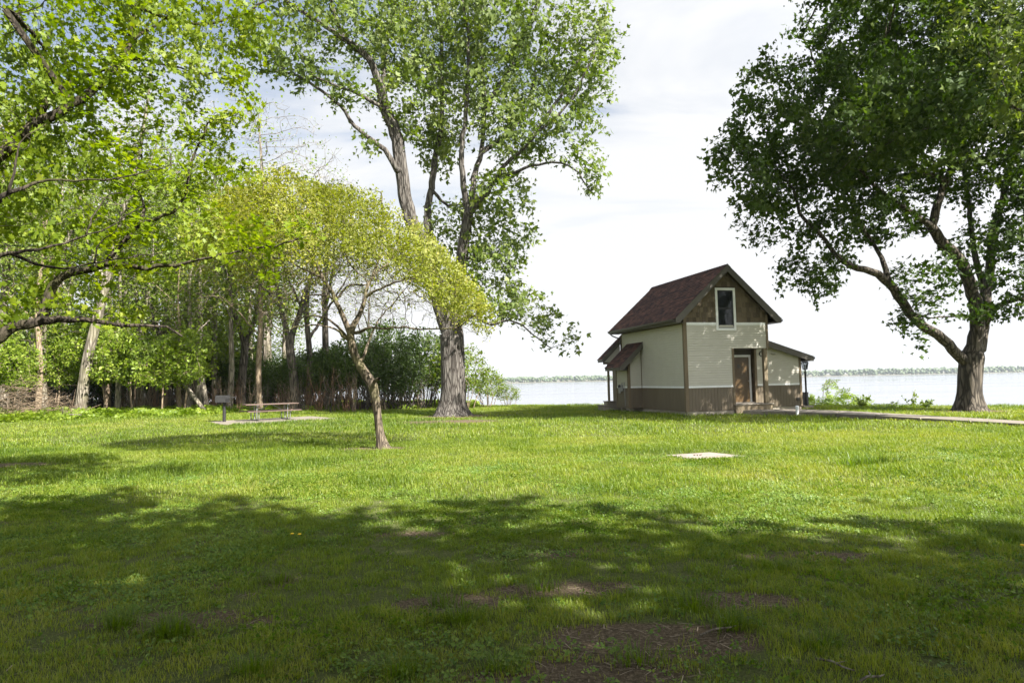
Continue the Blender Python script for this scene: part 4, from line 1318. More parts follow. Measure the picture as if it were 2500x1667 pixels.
BR = [(2160, 250, 110, 90, RY - 6.5, 2.2, .8), (2270, 280, 100, 70, RY - 6.2, 2, .8), (2090, 300, 80, 50, RY - 6.2, 1.8, .8), (2070, -110, 150, 80, RY - 6, 2.8, 2), (2200, -160, 160, 100, RY - 7, 3, 2), (2150, -70, 130, 60, RY - 5, 2.5, 2), (2330, -190, 160, 110, RY - 7, 3, 2), (1990, -130, 90, 70, RY - 5.5, 2.2, 2), (2330, 250, 110, 110, RY - 6.6, 2.4, .8),
      (2100, 310, 100, 80, RY - 5, 2.2, .8), (2230, 280, 110, 110, RY - 5, 2.4, 1), (2180, 350, 90, 70, RY - 4.5, 2.2, .8), (2320, 170, 110, 110, RY - 5, 2.5, .9), (2130, 180, 90, 90, RY - 4.8, 2.2, 1),
      (1760, 375, 60, 28, RY - 3, 1.6, 1.1), (1800, 420, 85, 60, RY - 3, 2, 1.1), (1860, 330, 110, 90, RY - 2.5, 2.5, 1.2), (1850, 500, 80, 50, RY - 2.5, 2, 1), (1930, 230, 60, 90, RY - 2, 1.6, 1), (1945, 90, 32, 70, RY - 2, 1.0, 1), (1990, 100, 22, 50, RY - 2, .8, 1), (1850, 170, 55, 45, RY - 2.2, 1.3, .9), (1820, 235, 45, 40, RY - 2.5, 1.3, .9),
      (1960, 400, 120, 100, RY - 2, 3, 1.2), (1890, 590, 50, 40, RY - 2.5, 1.4, .9), (2040, 230, 100, 110, RY - 2, 3, 1.2), (2110, 110, 90, 110, RY - 1.5, 3, 1.2), (2100, 350, 110, 110, RY - 1.5, 3.5, 1.2), (2050, 510, 90, 70, RY - 1.5, 2.5, 1),
      (2130, -40, 110, 70, RY - 1, 3, 1), (2230, 50, 110, 120, RY - 1, 4, 1.2), (2220, 230, 110, 120, RY - 1, 4, 1.2), (2200, 400, 100, 90, RY - .5, 3.5, 1.1), (2160, 540, 80, 60, RY, 2.5, .9),
      (2350, 40, 120, 120, RY - 1, 4, 1.2), (2350, 230, 110, 120, RY, 4, 1.1), (2340, 400, 100, 90, RY + .5, 3.5, .9), (2460, 60, 110, 130, RY - 1.5, 4, 1.2), (2470, 260, 100, 120, RY - .5, 4, 1.1), (2480, 430, 90, 90, RY, 3.2, 1), (2450, 560, 90, 80, RY + .5, 2.6, .8), (2310, -90, 140, 60, RY, 4, .9),
      (2600, 200, 110, 200, RY, 4, .8), (2620, 460, 110, 120, RY, 3.5, .7), (2700, 50, 120, 160, RY, 4, .6),
      (1950, 655, 55, 50, RY - 2.5, 1.6, 1.0), (2010, 690, 50, 40, RY - 2, 1.5, 1), (1925, 690, 35, 28, RY - 2.5, 1.0, 1), (2050, 620, 55, 35, RY - 1.5, 1.4, .8), (2010, 730, 14, 35, RY - 2, .5, 1),
      (2300, 690, 60, 50, RY - .5, 1.6, .8), (2270, 740, 50, 30, RY - 1, 1.2, .8), (2230, 640, 45, 40, RY - .5, 1.4, .7), (2235, 800, 45, 30, RY - 1, 1.0, .7), (2245, 850, 20, 45, RY - 1, .6, .8), (2190, 780, 25, 30, RY - 1, .8, .7),
      (2470, 690, 50, 60, RY - .5, 1.6, .8), (2470, 760, 45, 30, RY - 1, 1.2, .5), (2560, 650, 70, 70, RY - 1, 2, .7)]
BR = [(a, b, c, d, Y - (1.0 if a > 2200 else 0), rd * (.8 if a > 2200 else 1), w) for a, b, c, d, Y, rd, w in BR]
A = blob_points(BR, 4.6, 13)
P, par, r = colonize(LR, A, .32, 3.0, .42, 80, (0, 0, .0), .006, 2.3, .16, 14, attach_from=6)
lp_, ld_ = leaf_points(P, par, r, .024, 18, .20, 15)
me = leaves_mesh('crown', lp_ - P[0], .14, 'maple', .6, .6, 16, .5, dirs=ld_ * .6)
print('right maple', len(P), len(lp_))
tree_object('maple_tree', 'dark dense maple with low forking limbs at the right beside the walkway', 'tree', P, par, r, bark_dark, me, lf_right, flare=(.34, .62, 6), seed=2)

# --- small spreading tree in the lawn
GY_ = 17.0
db = at(930, 1092, GY_)
def rl(q):
    return [(*at(x, y, Y), r_) for x, y, Y, r_ in q]


LD = [np.array([(db[0] + .06, db[1], -.12, .165), (db[0] + .03, db[1], .08, .14)] + rl([(926, 1050, GY_, .112), (921, 1005, GY_, .102), (915, 965, GY_, .118), (906, 935, GY_, .138), (884, 901, GY_, .122), (867, 870, GY_, .105), (857, 836, GY_ - .1, .105), (855, 812, GY_ - .1, .10)])),
      limb([(852, 806), (833, 765), (816, 727), (799, 695), (775, 650), (757, 615), (735, 560), (720, 500)], GY_ - .1, GY_ - .9, .075, .02),
      limb([(860, 800), (870, 785), (881, 760), (892, 725), (898, 695), (915, 660), (930, 610), (935, 540), (930, 470)], GY_ - .1, GY_ + .4, .085, .02),
      limb([(860, 815), (880, 810), (908, 802), (976, 800), (1044, 805), (1112, 799), (1160, 770)], GY_ - .1, GY_ - .8, .055, .012),
      limb([(855, 835), (840, 824), (827, 809), (793, 795), (738, 795), (690, 810)], GY_, GY_ - .9, .05, .012),
      limb([(883, 880), (895, 850), (908, 816), (925, 780), (960, 740), (1000, 690)], GY_, GY_ + 1.2, .05, .012),
      limb([(840, 815), (806, 782), (760, 770), (718, 782), (650, 770)], GY_, GY_ + .9, .04, .01),
      limb([(820, 735), (850, 700), (900, 690), (850, 640), (840, 560), (850, 480)], GY_ - .3, GY_ + .8, .035, .01),
      limb([(895, 720), (940, 700), (1000, 680), (1060, 690), (1110, 720)], GY_ + .1, GY_ - .8, .04, .01),
      limb([(905, 680), (960, 630), (1010, 590), (1050, 600)], GY_ + .2, GY_ + 1.0, .035, .01),
      limb([(790, 680), (730, 650), (680, 620), (620, 600), (590, 560)], GY_ - .5, GY_ - .6, .035, .01),
      limb([(760, 620), (700, 560), (650, 490), (620, 440)], GY_ - .8, GY_, .03, .01),
      limb([(820, 730), (770, 720), (700, 730), (640, 700)], GY_ - .3, GY_ + 1.2, .03, .01),
      limb([(908, 936), (918, 928), (926, 924)], GY_, GY_ - .35, .05, .04)]
g_ = np.random.default_rng(5)
cen = at(872, 800, GY_)
HU = ([-1.35, -1.0, -.85, -.5, 0, .5, .85, 1.1], [2.2, 3.0, 3.5, 4.05, 3.6, 2.7, 1.6, .5])
uu = g_.uniform(-1.35, 1.1, 24000); vv = g_.uniform(-1, 1, 24000)
k_ = ((uu + .12) / 1.2) ** 2 + vv ** 2 < 1
uu, vv = uu[k_], vv[k_]
top = np.interp(uu, *HU) * np.sqrt(np.clip(1 - .85 * vv ** 2, 0, 1)) * (.80 + .36 * vnoise(uu * 3.3, vv * 3.1, 1.6, 79, 3))
tt = g_.random(len(uu)) * np.where(uu > .3, .36 + .9 * (uu - .3), .36) * g_.choice([.5, 1, 1.35], len(uu))
zz_ = top * (1 - tt) - .25 * np.clip(uu - .5, 0, 1)
A = cen + np.stack([uu * 3.3, vv * 3.1, zz_], 1)
A = A[(vnoise(A[:, 0] * 1.2 + A[:, 2], A[:, 1] * 1.1 - A[:, 2], 1.25, 77, 3) > .455)]
A = A[(vnoise(A[:, 0], A[:, 1], 2.0, 78, 2) > .2)]
ui, vi = g_.uniform(-1.0, .8, 3000), g_.uniform(-.8, .8, 3000)
Ai = cen + np.stack([ui * 3.3, vi * 3.1, np.interp(ui, *HU) * np.sqrt(np.clip(1 - vi ** 2, 0, 1)) * g_.uniform(.12, .7, 3000)], 1)
A = np.vstack([A, Ai])                                          # fine bare twigs inside the dome
P, par, r = colonize(LD, A, .15, 2.2, .155, 70, (0, 0, .06), .0032, 2.4, .22, 6, maxn=16000, attach_from=9)
lp_, ld_ = leaf_points(P, par, r, .0062, 15, .065, 7, zmin=2.2)
hh = lp_[:, 2]
ru, rv = (lp_[:, 0] - cen[0]) / 3.3, (lp_[:, 1] - cen[1]) / 3.1
rt_ = np.interp(ru, *HU) * np.sqrt(np.clip(1 - .85 * rv ** 2, .05, 1))
depth_in = 1 - (lp_[:, 2] - cen[2] + .25 * np.clip(ru - .5, 0, 1)) / rt_
keep = g_.random(len(lp_)) < np.clip((np.where(ru > .3, .50 + .9 * (ru - .3), .50) - depth_in) / .28, .03, 1)
lp_, ld_ = lp_[keep], ld_[keep]
me = leaves_mesh('crown', lp_ - P[0], .046, 'diamond', .6, .5, 8, 1.1, dirs=ld_ * .3)
print('dogwood', len(P), len(lp_))
tree_object('ornamental_tree', 'small leaning tree with domed crown of fine olive yellow leaves in the lawn', 'tree', P, par, r, bark_dog, me, lf_dog, flare=(.14, .75, 5), seed=3)

# --- near tree whose limbs reach in from the left
NY = 9.6
nb = np.array([-9.4, 9.2, 0.0])
LN = [np.array([(*nb - np.array([0, 0, .2]), .36), (*(nb + np.array([.05, 0, 1.2])), .31), (*(nb + np.array([.2, .05, 2.6])), .28), (*(nb + np.array([.3, .1, 4.5])), .24), (*(nb + np.array([.7, .2, 6.5])), .17), (*(nb + np.array([1.2, .2, 8.6])), .09)]),
      np.array([(*(nb + np.array([.2, 0, 2.0])), .17)] + [tuple(q) for q in limb([(-60, 850), (25, 800), (110, 780), (179, 780), (230, 783), (293, 793), (357, 793), (410, 800), (446, 820)], NY - .3, NY + .8, .10, .016)]),
      limb([(105, 782), (113, 744), (124, 706), (143, 683), (179, 665), (230, 655), (260, 642), (278, 619), (293, 594), (319, 573), (339, 550), (383, 533), (423, 517), (444, 487), (457, 464), (459, 433), (472, 390), (486, 350), (510, 300)], NY, NY + .9, .078, .016),
      limb([(258, 645), (306, 647), (357, 655), (395, 647), (434, 647), (472, 637), (500, 630), (554, 620), (620, 605), (665, 602), (710, 590), (755, 575)], NY + .2, NY + 1.0, .045, .010),
      limb([(339, 553), (350, 500), (330, 440), (345, 390)], NY + .3, NY + 1.2, .03, .01),
      np.array([(*(nb + np.array([.28, .1, 4.2])), .15)] + [tuple(q) for q in limb([(-30, 400), (50, 335), (107, 294), (161, 268), (207, 237), (245, 203), (279, 164), (306, 126), (317, 96), (321, 50), (333, 0), (345, -70)], NY - .3, NY + .5, .088, .03)]),
      limb([(317, 98), (340, 85), (363, 73), (402, 50), (425, 19), (450, -30)], NY + .3, NY + 1, .035, .012),
      limb([(303, 147), (344, 145), (394, 157), (444, 168), (482, 180), (535, 176), (590, 190)], NY + .2, NY + 1.2, .028, .009),
      limb([(60, 330), (115, 249), (160, 215), (191, 195), (245, 172), (280, 120)], NY - .3, NY + 1.5, .07, .02),
      np.array([(*(nb + np.array([.28, .1, 3.8])), .06)] + [tuple(q) for q in limb([(-40, 510), (0, 477), (45, 460), (77, 448), (138, 438), (204, 441), (281, 436), (357, 420), (420, 400)], NY - 2.2, NY - 1.2, .036, .006)]),
      limb([(-40, 640), (0, 622), (38, 619), (77, 642), (107, 655), (179, 653), (230, 642), (281, 637), (340, 625), (400, 615)], NY - 2.4, NY - 1.4, .034, .006),
      limb([(40, 618), (77, 612), (140, 599), (204, 576), (268, 556), (314, 525), (350, 500)], NY - 2.3, NY - 1.2, .022, .005),
      limb([(210, 575), (225, 530), (260, 480), (300, 470)], NY - 2, NY - 1, .014, .005),
      limb([(230, 642), (240, 600), (270, 575), (290, 560)], NY - 2, NY - 1.6, .012, .004),
      limb([(20, 470), (40, 400), (60, 340), (110, 300)], NY - 2.1, NY - 1.6, .02, .006),
      np.array([(*(nb + np.array([.9, .2, 7.2])), .12)] + [tuple(q) for q in limb([(0, -60), (150, -40), (330, 20), (480, 60), (600, 30), (690, -20)], NY, NY + 1.5, .06, .012)]),
      limb([(12, 23), (60, 60), (103, 115), (130, 180), (160, 260)], NY - 1, NY + .6, .045, .015)]
BN = [(120, 440, 150, 60, NY - 1.7, .4, 1.2), (260, 520, 110, 60, NY - 1.7, .4, 1.2), (160, 640, 150, 50, NY - 1.8, .4, 1.2), (320, 420, 80, 40, NY - 1.4, .3, 1), (330, 640, 80, 40, NY - 1.5, .3, 1),
      (60, 60, 110, 100, NY, 1.6, 1), (200, 80, 130, 110, NY, 1.6, 1), (350, 60, 120, 100, NY + .5, 1.5, 1), (480, 80, 100, 90, NY + .9, 1.3, 1), (590, 60, 70, 70, NY + 1.2, 1.1, .8), (90, 220, 110, 90, NY, 1.5, 1), (250, 270, 120, 90, NY + .5, 1.4, 1), (400, 200, 110, 70, NY + .8, 1.3, .9), (540, 190, 90, 55, NY + 1.1, 1.0, .9), (480, 300, 100, 60, NY + 1, 1.1, .8), (590, 280, 55, 45, NY + 1.2, .8, .7),
      (110, 400, 110, 90, NY, 1.2, .8), (290, 400, 120, 80, NY + .6, 1.2, .8), (440, 440, 90, 70, NY + .9, 1.1, .8), (560, 400, 60, 50, NY + 1.2, .8, .5), (500, 540, 80, 55, NY + .9, 1, .7), (360, 570, 110, 60, NY + .6, 1.1, .7), (180, 560, 120, 80, NY + .2, 1.2, .6), (640, 570, 70, 45, NY + 1, .8, .7), (735, 560, 50, 40, NY + 1, .6, .8), (590, 640, 60, 40, NY + .9, .8, .6),
      (60, 700, 80, 60, NY, 1, .7), (220, 730, 90, 45, NY + .3, 1, .7), (380, 690, 80, 45, NY + .7, .9, .5), (680, 690, 40, 40, NY + 1, .6, .3), (40, 540, 60, 70, NY, 1, .6), (-80, 300, 120, 300, NY, 2, .5)]
A = blob_points(BN, 42, 23)
P, par, r = colonize(LN, A, .14, 1.6, .17, 70, (0, 0, .02), .0032, 2.3, .2, 24, maxn=12000, attach_from=10)
lp_, ld_ = leaf_points(P, par, r, .0075, 11, .08, 25)
# the low bare limbs nearest the lens carry no leaves
keep = lp_[:, 1] > NY - .75
lp_, ld_ = lp_[keep], ld_[keep]
me = leaves_mesh('crown', lp_ - P[0], .082, 'lobed', .8, .35, 26, 1.2, dirs=ld_ * .6)
print('near tree', len(P), len(lp_))
tree_object('leafy_tree', 'near tree at the left edge reaching in with dark limbs and bright yellow green leaves', 'tree', P, par, r, bark_near, me, lf_near, flare=(.3, .4, 5), seed=4)

# --- a nearer tree at the right edge; its crown shades the house front
g = np.random.default_rng(151)
lim = [np.array([(20.3, 19.0, -.2, .34), (20.2, 19.0, 2.5, .28), (19.6, 19.1, 5.5, .24), (18.6, 19.2, 9, .16), (18.0, 19.3, 13, .06)]),
       np.array([(19.7, 19.1, 5.2, .12), (17.5, 19.6, 8, .08), (15.5, 19.9, 10, .03)]), np.array([(19.3, 19.1, 6.6, .12), (20.5, 18.4, 9.5, .07), (21.5, 18, 12, .03)])]
v = g.normal(size=(1500, 3)); v /= np.linalg.norm(v, axis=1)[:, None]; v *= (g.random((1500, 1)) * .9 + .1) ** .4
A = np.array([18.0, 19.3, 12.0]) + v * np.array([4.3, 4.2, 4.4])
A = A[vnoise(A[:, 0] + A[:, 2], A[:, 1] - A[:, 2], .7, 152, 2) > .36]
P, par, r = colonize(lim, A, .36, 3, .46, 60, (0, 0, 0), .006, 2.3, .18, 153, attach_from=12)
lp_, ld_ = leaf_points(P, par, r, .024, 11, .22, 154)
me = leaves_mesh('crown', lp_ - P[0], .14, 'maple', .6, .6, 155, .5, dirs=ld_ * .6)
tree_object('leafy_tree', 'nearer leafy tree reaching in at the upper right edge, in front of the dark maple', 'tree', P, par, r, bark_dark, me, lf_maple, flare=(.3, .4, 6), seed=8)

# --- the wood at the left: a few kinds of tree, each copied to where the photo shows a trunk
def wood_proto(kind, seed):
    g = np.random.default_rng(seed)
    if kind == 'slender':
        H, lim, A = 17.5, [], []
        bend = g.normal(0, .5, 6).cumsum() * .35
        tr = [(bend[k] if k else 0, .25 * bend[-k - 1] if k else 0, z, rr) for k, (z, rr) in enumerate([(-.3, .23), (3, .20), (6, .17), (9, .14), (12.5, .10), (16, .05)])]
        lim.append(np.array(tr))
        for k in range(7):
            z = 5.5 + k * 1.5; a = g.uniform(0, 6.28); L = g.uniform(1.6, 3.0)
            x0 = np.interp(z, [t[2] for t in tr], [t[0] for t in tr]); y0 = np.interp(z, [t[2] for t in tr], [t[1] for t in tr])
            lim.append(np.array([(x0, y0, z, .06), (x0 + L * .5 * math.cos(a), y0 + L * .5 * math.sin(a), z + L * .55, .045), (x0 + L * math.cos(a), y0 + L * math.sin(a), z + L * 1.0, .02)]))
        blobs = [((0, 0, 12), (2.6, 2.6, 5.2), 430), ((.8, -.6, 7.5), (2.4, 2.4, 2.2), 120)]
        per, lsz, thr = 5, .145, .016
    elif kind == 'forked':
        lim = [np.array([(0, 0, -.3, .30), (.1, .05, 2, .26), (.35, .1, 4.2, .24)]),
               np.array([(.35, .1, 4.2, .17), (-.5, .2, 7, .14), (-1.2, .1, 10, .10), (-1.5, 0, 14, .04)]),
               np.array([(.35, .1, 4.2, .17), (1.0, -.3, 7, .13), (1.5, -.2, 11, .08), (1.7, .2, 14.5, .03)]),
               np.array([(.9, -.2, 6.5, .08), (2.2, .8, 8.2, .05), (3.2, 1.2, 9.5, .02)]), np.array([(-.9, .1, 8.5, .07), (-2.2, -.8, 10, .04), (-3.1, -1.2, 11.5, .02)])]
        blobs = [((-1.2, 0, 11.5), (2.7, 2.4, 4), 300), ((1.6, 0, 11.5), (2.7, 2.4, 4), 300), ((.4, 0, 7), (3.2, 2.6, 1.6), 90)]
        per, lsz, thr = 5, .145, .016
    elif kind == 'bare':
        lim = [np.array([(0, 0, -.3, .22), (.1, .1, 3, .18), (-.1, .1, 6, .14), (.2, 0, 9, .08), (.5, .2, 12.5, .02)]),
               np.array([(0, .1, 4.2, .10), (1.6, .4, 6.5, .07), (3.2, .4, 9, .03)]), np.array([(-.05, .1, 5.4, .09), (-1.5, -.5, 7.8, .06), (-2.6, -.6, 10.5, .02)]), np.array([(.1, 0, 7.4, .07), (1.5, -1, 9.4, .04), (2.4, -1.2, 11.5, .015)])]
        blobs = [((.3, 0, 9.5), (4.2, 3.4, 3.8), 1900)]
        per, lsz, thr = 1, .075, .0075
    elif kind == 'leaning':
        lim = [np.array([(0, 0, -.3, .27), (.35, 0, 2.5, .23), (.95, .1, 5.2, .2), (1.9, .2, 9, .15), (3.0, .1, 13, .09), (3.6, 0, 16, .04)]),
               np.array([(1.2, .1, 6.3, .09), (-.2, .5, 8.4, .06), (-.9, .8, 11, .03)]), np.array([(2.0, .2, 9.4, .08), (3.8, -.6, 11, .05), (4.8, -1, 12.5, .02)])]
        blobs = [((2.2, 0, 12.5), (3.4, 2.8, 4.2), 480), ((.2, .4, 9.5), (2, 2, 2.2), 110)]
        per, lsz, thr = 5, .145, .016
    elif kind == 'full':                                             # well leafed from low down
        lim = [np.array([(0, 0, -.3, .24), (.1, .1, 3, .2), (-.1, .2, 7, .15), (.2, 0, 11, .09), (.3, .1, 15, .03)])]
        for k in range(9):
            z = 2.2 + k * 1.25; a = k * 2.4; L = 2.6 - k * .12
            lim.append(np.array([(0, .1, z, .05), (L * .55 * math.cos(a), L * .55 * math.sin(a), z + .6, .035), (L * math.cos(a), L * math.sin(a), z + .8, .015)]))
        blobs = [((0, 0, 10), (3.0, 3.0, 5.5), 420), ((0, 0, 4.2), (3.2, 3.0, 2.4), 260)]
        per, lsz, thr = 9, .16, .017
    else:                                                            # understorey sapling with layered bright leaves
        lim = [np.array([(0, 0, -.2, .055), (.15, .1, 1.4, .045), (.1, .2, 2.8, .03), (.3, .1, 4.2, .012)]),
               np.array([(.12, .1, 1.5, .02), (.9, -.3, 2.1, .015), (1.5, -.5, 2.2, .008)]), np.array([(.1, .15, 2.0, .02), (-.8, .2, 2.6, .015), (-1.4, .1, 2.7, .008)])]
        blobs = [((.2, 0, 3.0), (1.7, 1.6, 1.5), 260), ((.8, -.4, 2.0), (1.1, 1, .5), 80), ((-.8, .1, 2.4), (1.1, 1, .5), 80)]
        per, lsz, thr = 10, .125, .02
    A = []
    for c, rd, n in blobs:
        v = g.normal(size=(n, 3)); v /= np.linalg.norm(v, axis=1)[:, None]; v *= (g.random((n, 1)) * .9 + .1) ** .4
        A.append(np.array(c) + v * np.array(rd))
    A = np.vstack(A)
    small = kind == 'sapling'
    D = .2 if small else .3 if kind == 'bare' else .42
    P, par, r = colonize(lim, A, D, 3.5, D * (1.2 if kind != 'bare' else .9), 60, (0, 0, .03), .006 if small else .005 if kind == 'bare' else .008, 2.3, .2, seed, maxn=5200, attach_from=5)
    lp_, ld_ = leaf_points(P, par, r, thr, per, .12 if small else .34, seed)
    wm = wood_mesh('trunk', P, par, r, None if small else (.3, .35, 5), seed)
    lm = leaves_mesh('crown', lp_, lsz, 'oval' if small else 'diamond', .7, .4, seed, .8, dirs=ld_ * .4)
    return wm, lm, len(lp_)


WOOD = {}
for k, sd_ in (('slender', 41), ('slender', 42), ('forked', 43), ('forked', 44), ('leaning', 45), ('bare', 46), ('bare', 47), ('full', 50), ('full', 51), ('sapling', 48), ('sapling', 49)):
    WOOD.setdefault(k, []).append(wood_proto(k, sd_))
    print(k, WOOD[k][-1][2])
_made = {}


def plant_tree(kind, var, px, Y, sc, rz, name, label, cat, group, bark, lmat, zsc=1.0):
    wm, lm, _ = WOOD[kind][var]
    p = at(px, 940, Y); x, y = float(p[0]), float(p[1])
    z = float(lawn_z(x, y))
    key = (kind, var, bark.name, lmat.name if lmat else '')
    if key not in _made:
        t = empty(name, (x, y, z), rz)
        a = wm.copy() if any(q[:2] == key[:2] for q in _made) else wm
        b = lm.copy() if any(q[:2] == key[:2] for q in _made) else lm
        a.materials.clear(); b.materials.clear()
        link('trunk', a, bark, t); link('crown', b, lmat, t)
        _made[key] = t
    else:
        t = copy_tree(_made[key])
        t.name = name
        t.location = (x, y, z); t.rotation_euler = (0, 0, rz)
    t.scale = (sc, sc, sc * zsc)
    return tag(t, label, cat, group)


GW = 'trees of the wood at the left'
for a in [  # kind, variant, photo x of the foot, distance, scale, turn, bark, label
        ('leaning', 0, 196, 37.5, 1.20, R(-10), bark_wood, 'pale furrowed trunk leaning right at the wood edge beside the brush pile'),
        ('leaning', 0, 46, 38, 1.02, R(15), bark_wood, 'pale slightly leaning trunk rising out of the brush pile'),
        ('slender', 0, 12, 39, 1.15, R(80), bark_wood, 'pale trunk behind the brush pile at the left edge'),
        ('slender', 1, 92, 37, .72, R(200), bark_tan, 'thin orange brown trunk between two pale trunks by the brush pile'),
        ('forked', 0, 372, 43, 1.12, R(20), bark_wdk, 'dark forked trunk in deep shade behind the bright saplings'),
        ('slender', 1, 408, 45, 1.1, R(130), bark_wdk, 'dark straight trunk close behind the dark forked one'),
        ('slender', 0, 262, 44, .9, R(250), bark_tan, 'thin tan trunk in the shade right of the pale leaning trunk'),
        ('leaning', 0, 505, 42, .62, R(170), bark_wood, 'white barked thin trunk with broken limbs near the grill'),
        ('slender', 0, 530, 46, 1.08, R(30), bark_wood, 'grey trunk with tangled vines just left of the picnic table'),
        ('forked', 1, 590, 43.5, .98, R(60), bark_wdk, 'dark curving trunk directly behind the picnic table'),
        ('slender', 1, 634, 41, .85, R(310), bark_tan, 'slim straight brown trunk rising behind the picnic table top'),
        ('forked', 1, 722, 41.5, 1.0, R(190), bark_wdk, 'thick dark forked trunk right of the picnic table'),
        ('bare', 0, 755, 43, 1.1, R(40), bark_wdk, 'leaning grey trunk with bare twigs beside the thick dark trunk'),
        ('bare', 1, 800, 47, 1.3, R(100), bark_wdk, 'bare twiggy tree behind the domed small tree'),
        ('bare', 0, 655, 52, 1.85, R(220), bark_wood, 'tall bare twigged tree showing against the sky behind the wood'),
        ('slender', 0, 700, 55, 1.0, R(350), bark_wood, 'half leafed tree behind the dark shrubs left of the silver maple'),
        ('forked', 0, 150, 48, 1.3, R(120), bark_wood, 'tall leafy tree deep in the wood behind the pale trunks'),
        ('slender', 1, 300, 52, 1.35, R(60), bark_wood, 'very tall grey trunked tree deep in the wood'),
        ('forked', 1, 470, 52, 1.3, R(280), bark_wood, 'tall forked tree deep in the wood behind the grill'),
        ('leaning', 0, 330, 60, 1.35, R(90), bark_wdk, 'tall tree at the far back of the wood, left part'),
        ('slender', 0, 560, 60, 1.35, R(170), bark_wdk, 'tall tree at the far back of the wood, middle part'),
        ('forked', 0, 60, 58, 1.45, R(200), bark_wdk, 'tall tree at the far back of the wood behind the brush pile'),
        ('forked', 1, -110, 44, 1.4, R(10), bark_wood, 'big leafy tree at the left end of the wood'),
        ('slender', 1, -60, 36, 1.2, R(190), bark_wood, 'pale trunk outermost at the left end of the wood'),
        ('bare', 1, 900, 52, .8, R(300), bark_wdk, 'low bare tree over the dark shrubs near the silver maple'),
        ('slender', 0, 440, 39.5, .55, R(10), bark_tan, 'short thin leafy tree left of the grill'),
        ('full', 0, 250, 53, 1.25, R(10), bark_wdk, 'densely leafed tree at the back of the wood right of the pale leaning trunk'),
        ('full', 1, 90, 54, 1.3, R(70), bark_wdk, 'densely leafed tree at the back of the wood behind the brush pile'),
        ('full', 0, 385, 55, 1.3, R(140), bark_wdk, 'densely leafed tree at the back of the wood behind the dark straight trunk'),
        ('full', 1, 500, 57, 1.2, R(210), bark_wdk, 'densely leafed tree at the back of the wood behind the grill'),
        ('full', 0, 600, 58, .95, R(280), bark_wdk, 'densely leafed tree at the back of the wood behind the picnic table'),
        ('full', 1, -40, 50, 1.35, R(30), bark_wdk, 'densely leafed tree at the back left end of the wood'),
        ('full', 0, 700, 60, .75, R(330), bark_wdk, 'low densely leafed tree at the right end of the wood'),
        ('slender', 0, 112, 38.5, .8, R(40), bark_wood, 'slim pale trunk between the brush pile and the pale leaning trunk'),
        ('slender', 1, 288, 39, .75, R(110), bark_wood, 'slim pale trunk among the bright saplings'),
        ('forked', 1, 345, 40.5, .8, R(150), bark_wood, 'pale forked trunk among the bright saplings'),
        ('slender', 0, 458, 40, .8, R(230), bark_wood, 'slim pale trunk close left of the grill'),
        ('slender', 1, 486, 41, .9, R(300), bark_wood, 'slim pale trunk just behind the white barked one'),
        ('slender', 0, 560, 42, .85, R(140), bark_wood, 'slim pale trunk behind the left end of the picnic table'),
        ('slender', 1, 610, 50, 1.1, R(100), bark_wood, 'grey tree standing far behind the picnic table')]:
    k, v, px, Y, sc, rz, bk, lab = a
    plant_tree(k, v, px, Y, sc, rz, 'woodland_tree', lab, 'tree', GW, bk, lf_wood)
GS = 'leafy saplings along the wood edge'
for i, a in enumerate([(30, 36, .9, 'light green sapling behind the brush pile at the left edge'), (140, 39.0, 1.05, 'bright sapling behind and left of the pale leaning trunk'), (120, 40, 1.3, 'taller sapling between the pale trunks'),
                       (262, 39, 1.2, 'bright layered sapling right of the pale leaning trunk'), (325, 38, 1.15, 'broad bright sapling before the dark forked trunk'), (395, 37.5, 1.0, 'bright sapling left of the white barked trunk'),
                       (448, 38.5, 1.15, 'bright sapling with fallen dead limbs in it near the grill'), (200, 46, 1.5, 'large sapling in the shade of the wood'), (540, 48, 1.6, 'large sapling deep behind the picnic table'), (-40, 35, 1.1, 'sapling outermost at the left edge'),
                       (480, 46, 1.45, 'tall sapling deep behind the grill'), (330, 45, 1.6, 'tall sapling behind the dark forked trunk')]):
    px, Y, sc, lab = a
    plant_tree('sapling', i % 2, px, Y, sc, R(57 * i), 'sapling', lab, 'sapling', GS, bark_tan, lf_herb if Y < 42 else lf_wood)


# --- dense dark shrubs with bare stems below
def shrub_proto(seed, w=2.1, h=4.2, stems=30, per=13, nattr=520, lsz=.085, low=1.5):
    g = np.random.default_rng(seed)
    lim = [np.array([(0, 0, -.2, .05), (.05, .05, 1.2, .04), (.2, 0, 2.6, .02)])]
    for k in range(stems):
        a = g.uniform(0, 6.28); r0 = g.uniform(.1, .9); r1 = r0 + g.uniform(.2, 1.2)
        lim.append(np.array([(r0 * math.cos(a), r0 * math.sin(a), -.15, .03), ((r0 + r1) / 2 * math.cos(a + .2), (r0 + r1) / 2 * math.sin(a + .2), h * .2, .025), (r1 * math.cos(a + .1), r1 * math.sin(a + .1), h * .42, .016)]))
    v = g.normal(size=(nattr, 3)); v /= np.linalg.norm(v, axis=1)[:, None]; v *= (g.random((nattr, 1)) * .8 + .2) ** .4
    A = np.array([0, 0, (h + low) / 2]) + v * np.array([w, w * .9, (h - low) / 2])
    P, par, r = colonize(lim, A, .22, 2.5, .26, 50, (0, 0, .02), .006, 2.3, .22, seed, maxn=3500)
    lp_, ld_ = leaf_points(P, par, r, .02, per, .15, seed, zmin=low * .75)
    wm = wood_mesh('stems', P, par, r, None, seed)
    lm = leaves_mesh('foliage', lp_, lsz, 'diamond', .7, .3, seed, 1.2, dirs=ld_ * .4)
    return wm, lm, len(lp_)


